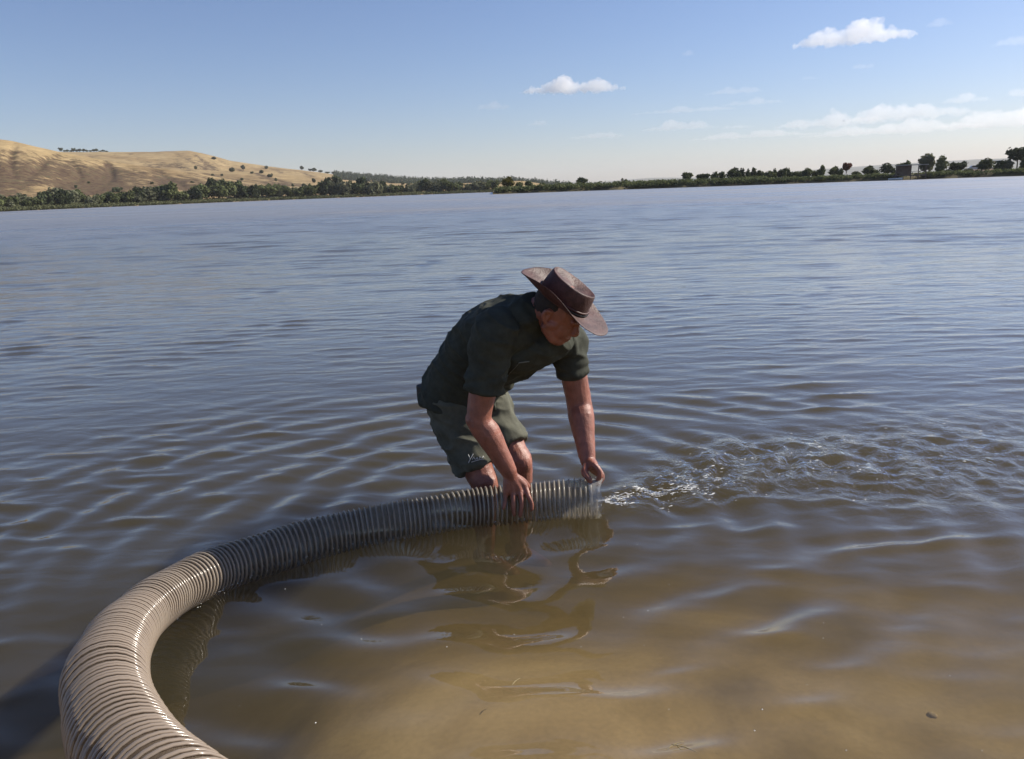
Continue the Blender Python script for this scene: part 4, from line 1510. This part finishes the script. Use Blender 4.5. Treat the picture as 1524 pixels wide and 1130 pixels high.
mb = MB(); mb.add(v, f)
brim = mb.build('brim', M_hat, hat)
sd_ = brim.modifiers.new('t', 'SOLIDIFY'); sd_.thickness = .004; sd_.offset = 0
s_ = brim.modifiers.new('sub', 'SUBSURF'); s_.levels = 1; s_.render_levels = 1
# band with braid
for zc, rb_, nm in ((.010, .005, 'hat_band'), (.020, .0045, 'hat_cord')):
    pts_ = []
    for i in range(49):
        a = 2 * math.pi * i / 48
        cx_, sy_ = math.cos(a), math.sin(a)
        rr0 = 1 / (abs(cx_) ** 2.35 + abs(sy_) ** 2.35) ** (1 / 2.35)
        pts_.append(H(.108 * rr0 * cx_ - .004, .090 * rr0 * sy_, zc))
    mb = MB(); mb.tube(pts_, [rb_ * (1 + .15 * math.sin(i * 2.1)) for i in range(49)], n=8, sub=1, caps=False)
    mb.build(nm, M_band if nm == 'hat_band' else M_hat, hat)

# ------------------------------------------------------------------ foam and flotsam
M_foam = simple('foam', (.60, .60, .57), .5, .1, 60.0)
g = random.Random(31)
fv_, ff_ = [], []


def fleck(x, y, r, ang, el):
    z = water_z(x, y) + .0015
    n = g.randint(6, 9)
    b0 = len(fv_)
    ca, sa = math.cos(ang), math.sin(ang)
    fv_.append((x, y, z + r * .35))
    for k in range(n):
        a = 2 * math.pi * k / n
        q = r * g.uniform(.55, 1.25)
        dx, dy = q * el * math.cos(a), q * math.sin(a)
        fv_.append((x + dx * ca - dy * sa, y + dx * sa + dy * ca, z - .001))
    for k in range(n):
        ff_.append((b0, b0 + 1 + k, b0 + 1 + (k + 1) % n))


# froth trailing from the mouth of the hose
for i in range(300):
    t = g.random() ** 1.2
    p = PLUME[0] * (1 - t) + PLUME[1] * t
    wd = .03 + .26 * t
    cl = noise.noise(Vector((p[0] * 5 + i * .0, t * 9, 2)))
    x = p[0] + g.gauss(0, .03); y = p[1] + g.gauss(0, wd * .55)
    if noise.noise(Vector((x * 6, y * 11, 3))) < -.02:
        continue
    fleck(x, y, g.uniform(.0010, .0038), g.uniform(-.4, .6), g.uniform(1.0, 4.5))
for i in range(150):        # bright rope of froth right at the mouth
    t = g.random()
    a_px = 895 + 140 * t; a_py = 742 - 22 * t + 8 * math.sin(t * 9) * t
    q = PZ(a_px + g.gauss(0, 3), a_py + g.gauss(0, 3.0), 0)
    fleck(q.x, q.y, g.uniform(.0015, .0042), g.uniform(-.2, .6), g.uniform(1.2, 5.0))
for i in range(300):
    t = 2.6 * g.random() ** 1.4
    k = min(2, int(t)); u = t - k
    p = PLUME[k] * (1 - u) + PLUME[k + 1] * u
    wd = PLW[k] * (1 - u) + PLW[k + 1] * u
    x = p[0] + g.gauss(0, wd * .5); y = p[1] + g.gauss(0, wd * .55)
    if noise.noise(Vector((x * 3, y * 6, 7))) < .08:
        continue
    fleck(x, y, g.uniform(.0012, .0045), g.uniform(-.5, .5), g.uniform(1, 3.5))
# bubbles along the hose's wet edge
for i in range(110):
    s0 = g.uniform(.05, 2.1)
    k = int(s0 / HL * (ns - 1))
    c_ = HC[k]
    if c_[2] > .09:
        continue
    b_ = HB[k] if HB[k][1] < 0 else -HB[k]
    off = math.sqrt(max(0, HR ** 2 - c_[2] ** 2)) + abs(g.gauss(0.004, .012))
    fleck(c_[0] + b_[0] * off, c_[1] + b_[1] * off, g.uniform(.0008, .0026), g.uniform(0, 3), g.uniform(1, 1.6))
for i in range(26):
    q = PZ(g.uniform(300, 1524), g.uniform(800, 1120), 0)
    fleck(q.x, q.y, g.uniform(.001, .0022), g.uniform(0, 3), 1.2)
me = bpy.data.meshes.new('foam'); me.from_pydata(fv_, [], ff_); me.update()
tag(link('foam', me, M_foam), 'white froth and bubbles swirling from the mouth of the hose', 'foam', kind='stuff')

# drifting bits of straw and a few stones seen through the shallows
M_straw = simple('straw', (.30, .24, .12), .8, .2, 40)
for px, py, ang, L in ((1006, 1108, .5, .05), (1018, 1118, -.5, .06), (768, 1010, .9, .035), (1010, 1112, 1.9, .02)):
    q = PZ(px, py, 0)
    z = water_z(q.x, q.y) + .001
    mb = MB(); mb.tube([(-L / 2, 0, 0), (0, L * .08, .0005), (L / 2, 0, 0)], [.0009, .0012, .0006], n=6, sub=2)
    o = mb.build('straw', M_straw); o.location = (q.x, q.y, z); o.rotation_euler = (0, 0, ang)
    tag(o, 'thin bit of straw floating on the sandy shallows', 'straw', 'straw floating on the shallows')
for px, py, r in ((1390, 1040, .011),):
    q = PZ(px, py, -.10)
    z = bed_z(q.x, q.y) - r * .1
    mb = MB(); mb.ell((0, 0, 0), ((r * 1.3, 0, 0), (0, r, 0), (0, 0, r * .7)), 14, 10)
    me = mb.mesh('stone')
    displace(me, lambda c, n: r * .22 * noise.noise(c * (1.4 / r)))
    o = link('stone', me, M_stone); o.location = (q.x, q.y, z); o.rotation_euler = (0, 0, rnd.uniform(0, 3))
    tag(o, 'largest tan stone on the bed seen through shallow water' if r > .025 else 'small tan pebble on the bed seen through shallow water', 'stone', None if r > .025 else 'pebbles on the lake bed')

# ------------------------------------------------------------------ clouds (far off, lit by the sun)
def cloud_mat(name, dens):
    mt, t, out = mat_new(name)
    vs = N(t, 'ShaderNodeVolumeScatter', Density=dens, Anisotropy=0.45)
    vs.inputs['Color'].default_value = (.995, .995, .995, 1)
    t.links.new(vs.outputs[0], out.inputs['Volume'])
    return mt


M_cloud = cloud_mat('cumulus', .0046)
M_thin = cloud_mat('thin_cloud', .0012)
BASE_ALT = 1500.0


def make_cloud(seed, px, py, wp, hp, mat, label, group=None):
    d = ray(px, py)
    D = min(26000.0, BASE_ALT / (d.z / math.hypot(d.x, d.y)))
    c_ = W(px, py, D)
    sc_ = c_.length / FPX * 1.0
    wd, ht_ = wp * sc_, hp * sc_
    g = random.Random(seed)
    mb = MB()
    n = max(9, int(wp / 4.5))
    ph = g.uniform(0, 6)
    for i in range(n):
        t = (i + .5) / n * 2 - 1
        env = (1 - abs(t) ** 2.2) * (.45 + .35 * math.sin(t * 4.5 + ph) ** 2 + g.uniform(-.15, .35))
        env = max(.12, env)
        r = ht_ * .5 * env
        mb.ell((t * wd * .47, g.uniform(-.25, .25) * ht_, -ht_ * .38 + r * g.uniform(.5, .95)), ((r * g.uniform(.9, 1.5) + wd * .025, 0, 0), (0, r * 1.2 + wd * .01, 0), (0, 0, r)), 12, 8)
        for k in range(2 if hp > 14 else 1):
            rr0 = r * g.uniform(.3, .55)
            mb.ell((t * wd * .47 + g.uniform(-1.2, 1.2) * r, g.uniform(-.5, .5) * r, -ht_ * .38 + r * g.uniform(.7, 1.7)), ((rr0 * 1.2, 0, 0), (0, rr0, 0), (0, 0, rr0)), 10, 7)
    me = remesh(mb, 'cloud', max(ht_ / 20, wd / 150), 1)
    s1 = 2.2 / ht_
    displace(me, lambda c, q: ht_ * (.16 * noise.noise(c * s1 * 1.4) + .10 * noise.noise(c * s1 * 3.5) + .06 * noise.noise(c * s1 * 8)))
    o = link('cloud', me, mat)
    o.location = c_
    o.rotation_euler = (0, 0, -math.atan2(c_.x, c_.y))
    tag(o, label, 'cloud', group)
    return o


make_cloud(1, 1270, 50, 152, 25, M_cloud, 'biggest puffy white cloud, high in the clear sky')
make_cloud(2, 852, 127, 152, 21, M_cloud, 'flat-based white cloud with knobbly top above the man')
make_cloud(3, 733, 158, 54, 10, M_thin, 'small faint oblong cloud beside the knobbly flat-based cloud')
make_cloud(4, 1398, 33, 36, 10, M_thin, 'small white puff next to the biggest cloud')
make_cloud(5, 1508, 60, 46, 12, M_thin, 'white puff level with the biggest cloud, far from the knobbly one')
make_cloud(6, 1025, 79, 18, 8, M_thin, 'tiny lone white puff between the two larger clouds')
make_cloud(7, 1284, 97, 30, 9, M_thin, 'tiny ragged puff straight below the biggest cloud')
make_cloud(8, 1437, 146, 60, 12, M_thin, 'short white cloud floating just over the long low bank')
SB = ((1020, 163, 170, 8), (1120, 151, 90, 9), (1095, 134, 90, 10), (1010, 187, 110, 13), (1097, 188, 50, 6), (890, 201, 90, 10), (1240, 178, 150, 18), (1350, 165, 160, 22), (1330, 190, 240, 16), (1490, 175, 130, 22), (1520, 137, 36, 10), (800, 183, 36, 8), (1205, 116, 26, 5), (1120, 200, 200, 10))
for i, (a, b_, c1, d1) in enumerate(SB):
    make_cloud(20 + i, a, b_, c1, d1, M_thin, 'thin pale streak of cloud low over the horizon', 'pale streaks of low cloud')


# ------------------------------------------------------------------ air
M_air, t, out = mat_new('air')
pv_ = N(t, 'ShaderNodeVolumePrincipled')
pv_.inputs['Color'].default_value = (.92, .95, 1.0, 1)
pv_.inputs['Density'].default_value = .00009
t.links.new(pv_.outputs[0], out.inputs['Volume'])
mb = MB(); mb.box((0, 1500, 60), (9000, 9000, 134))
tag(mb.build('haze', M_air, smooth=False), 'thin summer haze over the lake and hills', 'haze', kind='stuff')
